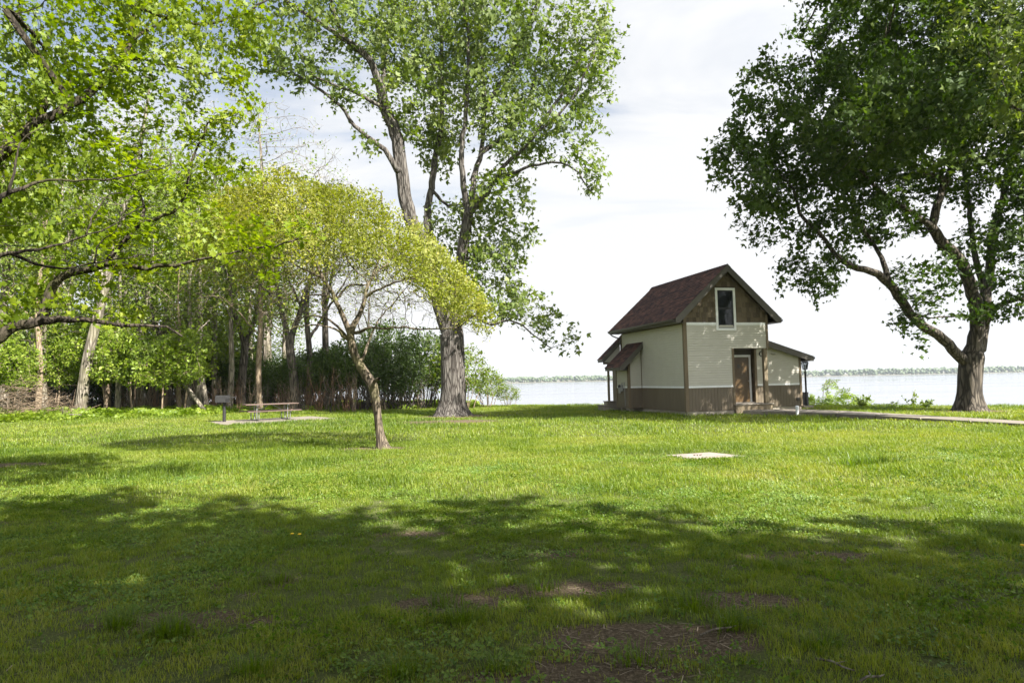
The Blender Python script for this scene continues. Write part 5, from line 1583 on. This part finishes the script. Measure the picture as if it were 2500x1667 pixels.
SH = [shrub_proto(61), shrub_proto(62, 2.3, 3.7, 34), shrub_proto(64, 2.2, 2.6, 16, 10, 420, .09, .25)]
print('shrubs', SH[0][2], SH[1][2])
protos = []
GH = 'dense dark shrubs between the wood and the silver maple'
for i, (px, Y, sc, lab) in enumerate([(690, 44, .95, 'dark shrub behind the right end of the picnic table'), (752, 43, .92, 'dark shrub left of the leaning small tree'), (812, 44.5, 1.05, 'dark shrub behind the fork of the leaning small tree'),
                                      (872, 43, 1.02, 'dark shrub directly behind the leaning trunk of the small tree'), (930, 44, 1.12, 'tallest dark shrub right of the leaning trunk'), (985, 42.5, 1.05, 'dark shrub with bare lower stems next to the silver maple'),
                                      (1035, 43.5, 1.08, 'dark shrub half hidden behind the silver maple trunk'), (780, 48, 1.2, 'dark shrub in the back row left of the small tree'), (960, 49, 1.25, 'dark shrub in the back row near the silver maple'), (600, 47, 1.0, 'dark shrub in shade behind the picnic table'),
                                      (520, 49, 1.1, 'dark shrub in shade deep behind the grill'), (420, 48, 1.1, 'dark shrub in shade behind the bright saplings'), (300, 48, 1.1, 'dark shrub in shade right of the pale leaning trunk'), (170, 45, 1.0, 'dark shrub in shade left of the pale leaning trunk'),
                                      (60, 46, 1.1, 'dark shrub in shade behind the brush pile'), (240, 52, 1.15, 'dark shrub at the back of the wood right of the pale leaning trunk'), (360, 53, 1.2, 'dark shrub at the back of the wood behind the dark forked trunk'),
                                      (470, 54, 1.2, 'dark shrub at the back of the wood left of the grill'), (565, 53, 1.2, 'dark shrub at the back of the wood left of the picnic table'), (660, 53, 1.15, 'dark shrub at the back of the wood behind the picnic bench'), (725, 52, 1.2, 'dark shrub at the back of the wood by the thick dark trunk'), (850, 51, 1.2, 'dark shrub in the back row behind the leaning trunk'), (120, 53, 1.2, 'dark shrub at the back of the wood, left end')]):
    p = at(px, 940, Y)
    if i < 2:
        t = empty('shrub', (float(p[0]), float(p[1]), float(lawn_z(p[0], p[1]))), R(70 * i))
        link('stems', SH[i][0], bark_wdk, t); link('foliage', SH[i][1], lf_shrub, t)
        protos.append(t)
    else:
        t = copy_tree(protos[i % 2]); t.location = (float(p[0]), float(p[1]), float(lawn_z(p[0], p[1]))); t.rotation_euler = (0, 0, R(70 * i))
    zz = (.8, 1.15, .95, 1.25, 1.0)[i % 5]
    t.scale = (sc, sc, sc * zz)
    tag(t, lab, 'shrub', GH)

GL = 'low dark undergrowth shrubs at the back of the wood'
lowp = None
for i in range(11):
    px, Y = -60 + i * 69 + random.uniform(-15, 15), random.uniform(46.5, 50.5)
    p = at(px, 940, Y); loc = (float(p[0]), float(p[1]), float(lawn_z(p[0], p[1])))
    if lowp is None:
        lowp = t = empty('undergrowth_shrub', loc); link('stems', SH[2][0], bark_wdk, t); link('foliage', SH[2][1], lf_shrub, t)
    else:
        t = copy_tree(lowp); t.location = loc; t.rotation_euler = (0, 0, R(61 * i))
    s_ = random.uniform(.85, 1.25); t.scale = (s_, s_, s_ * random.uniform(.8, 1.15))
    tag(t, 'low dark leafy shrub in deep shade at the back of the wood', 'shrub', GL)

# lighter bushes right of the maple, sloping down to the lake
sp_ = shrub_proto(63, 1.7, 4.0, 9, 8, 420, .10, .7)
pr_ = None
for i, (px, Y, sc, zs_, lab) in enumerate([(1135, 41, .95, 1.05, 'tall pale green bush right of the silver maple trunk'), (1190, 42, .78, .85, 'lower pale bush at the lawn edge above the lake'), (1238, 42.3, .52, .7, 'smallest pale bush at the end of the row by the lake'), (1085, 43.5, 1.1, 1.0, 'pale bush close behind the silver maple trunk')]):
    p = at(px, 940, Y)
    loc = (float(p[0]), float(p[1]), float(lawn_z(p[0], p[1])))
    if pr_ is None:
        pr_ = t = empty('bush', loc)
        link('stems', sp_[0], bark_tan, t); link('foliage', sp_[1], lf_wood, t)
    else:
        t = copy_tree(pr_); t.location = loc; t.rotation_euler = (0, 0, R(80 * i))
    t.scale = (sc, sc, sc * zs_)
    tag(t, lab, 'bush', 'pale bushes right of the silver maple')

leaf_feather = leaf_mat('feathery_leaf', (.13, .20, .018), (.21, .29, .028), (.30, .36, .06), (.40, .45, .06), .45)
# bush with arching feathery sprays by the lake, right of the house
bp = np.array([*at(2000, 960, 35.2)[:2], -.9])
g = np.random.default_rng(71)
lim = [np.array([(0, 0, -.3, .04), (.1, 0, .5, .03), (.2, .1, 1.1, .02)])]
for (dx_, h_, dy_) in ((-2.6, 1.5, .2), (-1.9, 1.8, .5), (-1.1, 1.6, -.2), (-.3, 2.0, .3), (.45, 2.75, .1), (1.0, 2.9, .3), (1.5, 2.0, -.2), (2.1, 1.5, .2), (2.7, 1.1, 0), (-3.1, 1.2, 0), (.9, 1.4, .6), (-2.2, 1.1, -.4)):
    lim.append(np.array([(dx_ * .12, dy_ * .3, 0, .022), (dx_ * .55, dy_, h_ * .72, .016), (dx_ * .85, dy_, h_, .011), (dx_ * 1.12, dy_, h_ * .92, .006), (dx_ * 1.28, dy_, h_ * .74, .004)]))
A = np.vstack([np.array([(-1.4, 0, 1.1)]) + g.normal(size=(150, 3)) * (1.0, .5, .3), np.array([(.9, 0, 1.2)]) + g.normal(size=(130, 3)) * (.75, .5, .45)])
P, par, r = colonize(lim, A, .13, 2, .17, 40, (0, 0, .05), .003, 2.3, .2, 72, maxn=3200)
lp_, ld_ = leaf_points(P, par, r, .014, 2, .05, 73, zmin=.3)
t = empty('lakeside_bush', tuple(map(float, bp)))
link('stems', wood_mesh('stems', P, par, r), bark_tan, t)
link('foliage', leaves_mesh('foliage', lp_, .30, 'spray', .9, .5, 74, 1.2, dirs=ld_ * 1.0), leaf_feather, t)
t.scale = (1.0, 1.0, .74)
tag(t, 'bright feathery bush with arching sprays at the lake edge right of the house', 'bush')

# weeds at the brink, right
def weed_proto(seed, n, h):
    g = np.random.default_rng(seed)
    mb = MB(); pos, dr = [], []
    for k in range(n):
        a = g.uniform(0, 6.28); L = h * g.uniform(.5, 1.0); sp0 = g.uniform(.0, .15); tl = g.uniform(.1, .5)
        q = [(sp0 * math.cos(a) + tl * t * t * math.cos(a) * h, sp0 * math.sin(a) + tl * t * t * math.sin(a) * h, L * t - .05) for t in np.linspace(0, 1, 6)]
        mb.tube(q, [.008, .007, .006, .005, .004, .002], 4)
        for t in np.linspace(.2, 1, 9):
            i_ = t * 5; b = np.array(q[int(min(4, i_))]) * (1 - (i_ - int(min(4, i_)))) + np.array(q[int(min(4, i_)) + 1]) * (i_ - int(min(4, i_)))
            for s_ in range(2): pos.append(b); dr.append((g.normal(), g.normal(), .3))
    return mb, np.array(pos), np.array(dr)


for i, (px, py, h, n, lab) in enumerate([(2105, 990, .6, 10, 'low weedy plant just right of the feathery bush'), (2228, 990, .9, 4, 'tall thin weed standing alone at the brink'), (2262, 992, .42, 8, 'leafy weed clump left of the dark maple trunk'), (2180, 992, .35, 7, 'small weed between two taller ones at the brink')]):
    p = ground(px, py + 3); x, y = float(p[0]), float(p[1])
    t = empty('weed', (x, y, float(lawn_z(x, y))))
    mb, po, dr = weed_proto(80 + i, n, h)
    mb.build('stems', bark_tan, t)
    link('foliage', leaves_mesh('foliage', po, .11, 'oval', .5, .2, 81 + i, 1, dirs=dr * .8), lf_wood, t)
    tag(t, lab, 'weed', 'weeds at the brink of the lawn')

# reddish bare stems at the wood edge
def twig_proto(seed):
    g = np.random.default_rng(seed)
    mb = MB()
    for k in range(6):
        a = g.uniform(0, 6.28); s0 = g.uniform(0, .25); L = g.uniform(.9, 1.9); b = g.normal(0, .16, 2)
        q = [np.array([s0 * math.cos(a) + b[0] * t * L + .03 * g.normal(), s0 * math.sin(a) + b[1] * t * L + .03 * g.normal(), L * t - .05]) for t in np.linspace(0, 1, 6)]
        mb.tube(q, [.017, .015, .013, .010, .007, .003], 4)
        for j in (2, 3, 4):
            d = np.array([g.normal() * .3, g.normal() * .3, .35]) * g.uniform(.6, 1.2)
            mb.tube([q[j], q[j] + d * .6, q[j] + d + np.array([0, 0, .1])], [.007, .005, .002], 3)
    return mb


tw = []
for i in range(78):
    px = [380, 395, 410, 432, 446, 462, 520, 545, 560, 585, 610, 640, 690, 705, 740, 770, 300, 315, 345, 362, 800, 840, 868, 905][i % 24] + random.uniform(-9, 9)
    if i >= 46: px = 690 + (i - 46) * 11.2 + random.uniform(-8, 8)
    Y = random.uniform(38.8, 43) if i < 46 else random.uniform(40.5, 45)
    p = at(px, 940, Y); x, y = float(p[0]), float(p[1])
    if i < 3:
        t = twig_proto(90 + i).build('bare_sapling', bark_red if i < 1 else bark_tan if i < 2 else bark_wdk)
        tw.append(t)
    else:
        t = tw[i % 3].copy(); COL.objects.link(t)
    t.location = (x, y, float(lawn_z(x, y))); t.rotation_euler = (0, 0, random.uniform(0, 6.28)); s_ = random.uniform(.7, 1.25); t.scale = (s_, s_, s_ * random.uniform(.9, 1.3))
    tag(t, 'leafless thin stemmed sapling in the undergrowth along the shaded wood edge', 'sapling', 'bare saplings along the wood edge')

# brush pile and fallen log
g = np.random.default_rng(95)
bc = at(70, 990, 34.2)
mb = MB()
for k in range(330):
    r_ = g.random() ** .6
    a = g.uniform(0, 6.28)
    x, y = 3.0 * r_ * math.cos(a), 1.3 * r_ * math.sin(a)
    z = (2.0 * (1 - r_ ** 1.6) * g.uniform(.1, 1.05)) + .04
    L = g.uniform(.5, 2.2); az = g.normal(0, .6) + (0 if g.random() < .6 else 1.4); el = g.normal(0, .3)
    d = np.array([math.cos(az) * math.cos(el), math.sin(az) * math.cos(el), math.sin(el)]) * L
    p0 = np.array([x, y, z]) - d / 2; p0[2] = max(p0[2], .01)
    cv = g.normal(0, .14, 3) * L * .6
    q = [p0, p0 + d * .35 + cv * .8, p0 + d * .7 + cv, p0 + d]
    for w in q: w[2] = max(w[2], .0)
    r0 = g.choice([.006, .009, .013, .022], p=[.35, .35, .22, .08])
    mb.tube(q, [r0, r0 * .9, r0 * .7, r0 * .35], 4 if r0 < .02 else 7)
    if g.random() < .6:
        e = q[2] + np.array([g.normal(), g.normal(), abs(g.normal()) * .6]) * .3
        mb.tube([q[1], (q[1] + e) / 2 + g.normal(0, .03, 3), e], [r0 * .6, r0 * .5, r0 * .2], 3)
t = mb.build('brush_pile', bark_mat('dry_branch_bark', (.10, .07, .045), (.27, .205, .14), None, 14.0, .01))
t.location = (float(bc[0]), float(bc[1]), float(lawn_z(bc[0], bc[1])))
tag(t, 'tangled pile of dry grey brown branches at the left edge of the wood', 'brush pile')
lc = at(148, 1010, 33.2)
mb = MB()
mb.tube([(-.9, 0, .12), (-.4, .06, .16), (.15, .0, .15), (.6, -.05, .12)], [.07, .10, .085, .05], 9)
mb.tube([(-.2, .05, .18), (.35, .22, .22), (.95, .25, .2)], [.05, .045, .03], 7)
mb.tube([(.1, 0, .16), (.3, -.2, .4), (.35, -.25, .62)], [.035, .025, .012], 6)
t = mb.build('fallen_log', bark_wood); t.location = (float(lc[0]), float(lc[1]), float(lawn_z(lc[0], lc[1]))); t.rotation_euler = (0, 0, R(-8))
tag(t, 'broken weathered log lying in the weeds before the brush pile', 'log')
# fallen dead limb leaning through the saplings near the grill
mb = MB()
q0, q1 = at(505, 1000, 38.3), at(335, 815, 39.3); q0[2] = float(lawn_z(q0[0], q0[1]))
mid = (q0 + q1) / 2
mb.tube([q0 - mid, (q0 * .7 + q1 * .3) - mid + np.array([0, 0, .25]), (q0 * .35 + q1 * .65) - mid + np.array([0, 0, .2]), q1 - mid], [.13, .11, .08, .04], 9)
for k in range(9):
    tt = g.uniform(.1, .95); b = q0 * (1 - tt) + q1 * tt - mid + np.array([0, 0, .2])
    e = b + np.array([g.normal() * .7, g.normal() * .3, g.uniform(-1.4, .7)])
    mb.tube([b, (b + e) / 2 + g.normal(0, .1, 3), e], [.03, .02, .006], 5)
t = mb.build('dead_limb', bark_wood); t.location = tuple(map(float, mid))
tag(t, 'pale dead limb fallen slantwise through the bright saplings near the grill', 'dead limb')

# --- trees behind the photographer: only their shade falls into the picture
g = np.random.default_rng(101)
sh_tr = None
for i, (cx, cy2, cz, rad, lab) in enumerate([(2.0, -1.4, 9.5, 4.9, 'leafy shade tree overhead behind the photographer'), (8.3, -3.2, 9.5, 5.0, 'leafy shade tree behind the photographer to the right of the first'), (14.2, -4.9, 9.6, 5.2, 'leafy shade tree farthest right behind the photographer'), (-1.5, -6.5, 9.2, 4.8, 'leafy shade tree at the back behind the photographer'), (5.0, -8.5, 9.0, 5.0, 'leafy shade tree in the back row between two others')]):
    if sh_tr is None:
        lim = [np.array([(0, 0, -9.6, .4), (.1, 0, -6, .34), (0, .1, -3, .28), (0, 0, 1, .15)])]
        v = g.normal(size=(900, 3)); v /= np.linalg.norm(v, axis=1)[:, None]; v *= g.random((900, 1)) ** .36
        A = v * np.array([5, 5, 4.3])
        P, par, r = colonize(lim, A, .5, 4, .7, 50, (0, 0, 0), .012, 2.3, .2, 102, maxn=2600, attach_from=10)
        lp_, ld_ = leaf_points(P, par, r, .05, 12, .36, 103)
        sh_tr = t = empty('shade_tree', (cx, cy2, cz))
        link('trunk', wood_mesh('trunk', P, par, r, None, 3), bark_wdk, t)
        link('crown', leaves_mesh('crown', lp_, .27, 'diamond', .8, .3, 104, .5), lf_right, t)
        print('shade', len(lp_))
    else:
        t = copy_tree(sh_tr); t.location = (cx, cy2, cz); t.rotation_euler = (0, 0, R(73 * i))
    t.scale = (rad / 5, rad / 5, 1)
    tag(t, lab, 'tree', 'shade trees behind the photographer')

# ------------------------------------------------------------------ grass, weeds and herb layer
def blades(n_want, ymin, ymax, wid, hgt, seed, margin=2.0, dens=None, segs=2):
    g = np.random.default_rng(seed)
    u = g.random(int(n_want)); a, b = ymin, ymax
    hw = lambda y: y * .80 + margin
    # sample y in proportion to the visible width
    yy = np.linspace(a, b, 400); c = np.cumsum(hw(yy)); c /= c[-1]
    y = np.interp(u, c, yy)
    x = g.uniform(-1, 1, len(y)) * hw(y)
    k = grass_ok(x, y)
    x, y = x[k], y[k]
    bare = bare_field(x, y)
    thin = vnoise(x, y, .7, 51, 3)
    keep = g.random(len(x)) > np.clip(bare * 1.05, 0, .985)
    keep &= g.random(len(x)) < np.clip(.35 + 1.3 * thin, 0, 1)
    fine = .6 * vnoise(x, y, 4.2, 57, 2) + .4 * vnoise(x, y, 11.0, 58, 1)
    if ymin < 9:
        keep &= g.random(len(x)) < np.clip((fine - .27) * 3.4, .05, 1)
    x, y, thin, fine = x[keep], y[keep], thin[keep], fine[keep]
    n = len(x)
    z = lawn_z(x, y)
    tuft = vnoise(x, y, 1.7, 52, 2)
    tall = np.clip((vnoise(x, y, .45, 53, 3) - .52) / .14, 0, 1)
    h = hgt * (.55 + .9 * tuft) * (.45 + 1.15 * fine) * (1 + .7 * tall) * g.uniform(.55, 1.35, n)
    az = g.uniform(0, 2 * math.pi, n)
    lean = g.uniform(.15, 1.0, n) * h
    w = wid * g.uniform(.6, 1.3, n)
    dx, dy = np.cos(az), np.sin(az)
    px, py = -dy, dx
    P = np.stack([x, y, z - .005], 1)
    Dv = np.stack([dx, dy, 0 * dx], 1); S = np.stack([px, py, 0 * px], 1); Z = np.array([0, 0, 1.])
    base0, base1 = P - S * w[:, None] * .5, P + S * w[:, None] * .5
    m_ = P + Dv * lean[:, None] * .35 + Z * (h * .62)[:, None]
    m0, m1 = m_ - S * w[:, None] * .42, m_ + S * w[:, None] * .42
    tip = P + Dv * lean[:, None] + Z * (h * g.uniform(.72, 1.05, n))[:, None]
    V = np.stack([base0, base1, m1, m0, tip], 1).reshape(-1, 3)
    i = (np.arange(n) * 5)[:, None]
    Q = np.concatenate([i, i + 1, i + 2, i + 3], 1); Tt = np.concatenate([i + 3, i + 2, i + 4], 1)
    big = vnoise(x, y, .28, 55, 3)
    tint = np.clip(.5 + .75 * (big - .5) + .35 * (vnoise(x, y, 2.2, 56, 2) - .5) + .5 * (fine - .5) - .25 * tall + g.normal(0, .16, n), 0, 1)
    dry = g.random(n) < .025
    tint[dry] = 1.0
    return V, Q, Tt, np.repeat(tint, 5)


parts = [blades(GN * 620000, 2.6, 9.5, .0038, .044, 111, 1.2), blades(GN * 420000, 9.5, 19, .0066, .062, 112, 2), blades(GN * 430000, 19, 47, .0150, .075, 113, 4)]
Vs, Qs, Ts, tn, off = [], [], [], [], 0
for V, Q, Tt, t_ in parts:
    Vs.append(V); Qs.append(Q + off); Ts.append(Tt + off); tn.append(t_); off += len(V)
me = np_mesh('grass', np.vstack(Vs), [np.vstack(Qs), np.vstack(Ts)], {'tint': np.concatenate(tn)})
lf_grass = leaf_mat('grass_blade', (.085, .145, .010), (.195, .265, .020), (.31, .32, .07), (.42, .43, .04), .48, .45, .4)
tag(link('grass', me, lf_grass), 'short spring lawn grass with darker tufts', 'grass', kind='stuff')
print('grass verts', off)

# chickweed and clover in the shaded lawn
g = np.random.default_rng(121)
n = int(GN * 60000)
yy = np.linspace(2.6, 14, 300); c = np.cumsum(yy * .8 + 1.2); c /= c[-1]
y = np.interp(g.random(n), c, yy); x = g.uniform(-1, 1, n) * (y * .8 + 1.2)
den = vnoise(x, y, 1.1, 61, 3)
k = (g.random(n) < np.clip((den - .36) * 3.0, 0.04, 1)) & (g.random(n) > bare_field(x, y) * .72) & grass_ok(x, y)
x, y = x[k], y[k]
h = (.018 + .05 * vnoise(x, y, 2.0, 62, 2)) * g.uniform(.5, 1.4, len(x))
c0 = np.stack([x, y, lawn_z(x, y)], 1)
pos, dr = [], []
for q in range(7):
    t = g.uniform(.35, 1.0, len(x))
    o = g.normal(size=(len(x), 3)) * np.array([.016, .016, .003])
    pos.append(c0 + o + np.array([0, 0, 1.0]) * (h * t)[:, None]); dr.append(o * 45)
pos, dr = np.vstack(pos), np.vstack(dr)
me = leaves_mesh('low_weeds', pos, .019, 'diamond', 1.0, 0, 122, .9, dirs=dr, szvar=.3)
tag(link('low_weeds', me, leaf_mat('weed_leaf', (.055, .115, .012), (.125, .20, .022), (.21, .27, .04), (.38, .44, .06), .38)), 'small broad leaved weeds spread through the shaded lawn', 'weeds', kind='stuff')
print('weeds', len(pos))

# dry thatch and twig litter on the bare spots
n = int(GN * 30000)
y = np.interp(g.random(n), c, yy); x = g.uniform(-1, 1, n) * (y * .8 + 1.2)
k = (g.random(n) < bare_field(x, y) * .8 + .06) & grass_ok(x, y); x, y = x[k], y[k]
n = len(x); az = g.uniform(0, 6.283, n); L = g.uniform(.015, .06, n); w = g.uniform(.0012, .003, n)
P = np.stack([x, y, lawn_z(x, y) + .004 + g.random(n) * .008], 1)
D = np.stack([np.cos(az), np.sin(az), g.normal(0, .12, n)], 1) * L[:, None]; S = np.stack([-np.sin(az), np.cos(az), 0 * az], 1) * w[:, None]
V = np.stack([P - D - S, P - D + S, P + D + S, P + D - S], 1).reshape(-1, 3)
me = np_mesh('thatch', V, [np.arange(4 * n).reshape(-1, 4)], {'tint': np.repeat(g.random(n), 4)})
m, nt = mat('dry_straw')
a = nd(nt, 'ShaderNodeAttribute', attribute_name='tint'); r = ramp(nt, [(0, (.07, .05, .03)), (.6, (.20, .15, .095)), (1, (.36, .29, .2))], a.outputs['Fac'])
p = nd(nt, 'ShaderNodeBsdfPrincipled', i={'Roughness': .85}); nt.links.new(r.outputs[0], p.inputs[0]); out(nt, p.outputs[0])
tag(link('thatch', me, m), 'dry straw and twig litter on the bare earth', 'litter', kind='stuff')

# herb layer along the wood
n = int(16000)
x = g.uniform(-46, -2.5, n)
front_ = np.interp(x, [-46, -30, -24, -20, -17, -14, -8, -2], [32, 31, 31.8, 34, 38, 42.3, 43.2, 43]) + .6 * np.sin(x * 1.1) + .4 * np.sin(x * 2.9)
dep = g.random(n) ** 1.4 * 7.5
y = front_ + dep
k = edge_dist(x, y) > 0
x, y, dep = x[k], y[k], dep[k]
h = (.18 + .26 * vnoise(x, y, .6, 71, 2)) * np.clip(.35 + dep * .4, 0, 1)
c0 = np.stack([x, y, lawn_z(x, y)], 1)
pos = np.vstack([c0 + g.normal(size=(len(x), 3)) * np.array([.13, .13, .02]) + np.array([0, 0, 1.]) * (h * g.uniform(.3, 1.05, len(x)))[:, None] for q in range(8)])
me = leaves_mesh('herb_layer', pos, .115, 'diamond', 1.2, .1, 131, .7)
tag(link('herb_layer', me, lf_herb), 'knee high bright green herbs along the foot of the wood', 'undergrowth', kind='stuff')

# yellow dandelions, a few tall grass tufts, leaves and twigs lying about
yel = simple('dandelion_yellow', (.65, .42, .01), (.75, .50, .02), .7, 20)
dl = None
for i, (px, py, lab) in enumerate([(713, 1316, 'left one of two yellow dandelions close together in the shaded lawn'), (731, 1317, 'right one of two yellow dandelions close together in the shaded lawn'), (2497, 1347, 'yellow dandelion at the right edge of the shaded lawn')]):
    q = ground(px, py); z = float(lawn_z(q[0], q[1]))
    if dl is None:
        dl = t = empty('dandelion', (float(q[0]), float(q[1]), z))
        mb = MB(); mb.tube([(0, 0, -.01), (.004, 0, .06)], .002, 5); mb.build('stem', bark_tan, t)
        mb = MB(); mb.lathe([(.004, .058), (.017, .062), (.021, .066), (.013, .072), (.002, .074)], n=14); mb.build('flower_head', yel, t)
    else:
        t = copy_tree(dl); t.location = (float(q[0]), float(q[1]), z)
    tag(t, lab, 'dandelion', 'dandelions in the lawn')
stick = None
for i, (px, py, L, rz, lab) in enumerate([(1760, 1548, .34, 25, 'thin grey twig lying in the shaded grass at lower right'), (2038, 1630, .22, -55, 'short forked twig lying in the grass near the bottom edge'), (2130, 1664, .2, 20, 'pale twig at the bottom edge of the shaded lawn')]):
    q = ground(px, min(py, 1664)); z = float(lawn_z(q[0], q[1])) + .02
    mb = MB(); mb.tube([(-L / 2, 0, 0), (-L * .1, .015, .012), (L * .2, -.006, .01), (L / 2, .01, .004)], [.008, .007, .006, .003], 6)
    mb.tube([(0, .005, .01), (L * .15, .05, .02)], [.004, .002], 4)
    t = mb.build('twig', bark_wood); t.location = (float(q[0]), float(q[1]), z); t.rotation_euler = (0, 0, R(rz))
    tag(t, lab, 'twig', 'twigs lying in the shaded lawn')
g = np.random.default_rng(141)
Vs, Qs, Ts, tn, off = [], [], [], [], 0
for i, (px, py, hh, nb_) in enumerate([(420, 1550, .17, 260), (300, 1530, .15, 200), (1700, 1490, .16, 200), (1790, 1535, .14, 170), (1130, 1520, .15, 160), (1090, 1480, .13, 120), (980, 1650, .15, 160), (1220, 1640, .12, 120), (2020, 1580, .13, 140), (2080, 1136, .22, 160), (2130, 1133, .2, 150), (2145, 1127, .2, 150), (1320, 1440, .12, 120), (680, 1420, .13, 130), (620, 1645, .14, 150), (1560, 1620, .12, 110), (230, 1330, .14, 140), (1900, 1390, .12, 120)]):
    q = ground(px, py); n = nb_
    rad = .13 if py > 1200 else .4
    x = q[0] + g.normal(0, rad * .6, n); y = q[1] + g.normal(0, rad * .4, n); z = lawn_z(x, y)
    az = np.arctan2(y - q[1], x - q[0]) + g.normal(0, .7, n); h = hh * g.uniform(.5, 1.2, n); ln = h * g.uniform(.3, 1.1, n); w = (.005 if py > 1200 else .012) * g.uniform(.7, 1.3, n)
    P = np.stack([x, y, z], 1); Dv = np.stack([np.cos(az), np.sin(az), 0 * az], 1); S = np.stack([-np.sin(az), np.cos(az), 0 * az], 1) * w[:, None] * .5
    Z = np.array([0, 0, 1.]); mid = P + Dv * (ln * .35)[:, None] + Z * (h * .65)[:, None]; tip = P + Dv * ln[:, None] + Z * (h * g.uniform(.6, 1, n))[:, None]
    Vs.append(np.stack([P - S, P + S, mid + S * .8, mid - S * .8, tip], 1).reshape(-1, 3))
    ii = (np.arange(n) * 5)[:, None] + off
    Qs.append(np.concatenate([ii, ii + 1, ii + 2, ii + 3], 1)); Ts.append(np.concatenate([ii + 3, ii + 2, ii + 4], 1)); tn.append(np.repeat(np.clip(g.normal(.12, .12, n), 0, 1), 5)); off += 5 * n
me = np_mesh('tall_grass', np.vstack(Vs), [np.vstack(Qs), np.vstack(Ts)], {'tint': np.concatenate(tn)})
tag(link('tall_grass', me, lf_grass), 'dark taller grass tufts standing above the lawn', 'grass', kind='stuff')

# ------------------------------------------------------------------ the air over the lake
m, nt = mat('air')
pv_ = nd(nt, 'ShaderNodeVolumePrincipled', i={'Color': (.80, .88, .97, 1), 'Density': .00012, 'Anisotropy': .1})
o = nd(nt, 'ShaderNodeOutputMaterial'); nt.links.new(pv_.outputs[0], o.inputs['Volume'])
mb = MB(); mb.box(-4200, 4200, -760, 2800, -9.5, 48)
tag(mb.build('haze', m), kind='stuff')
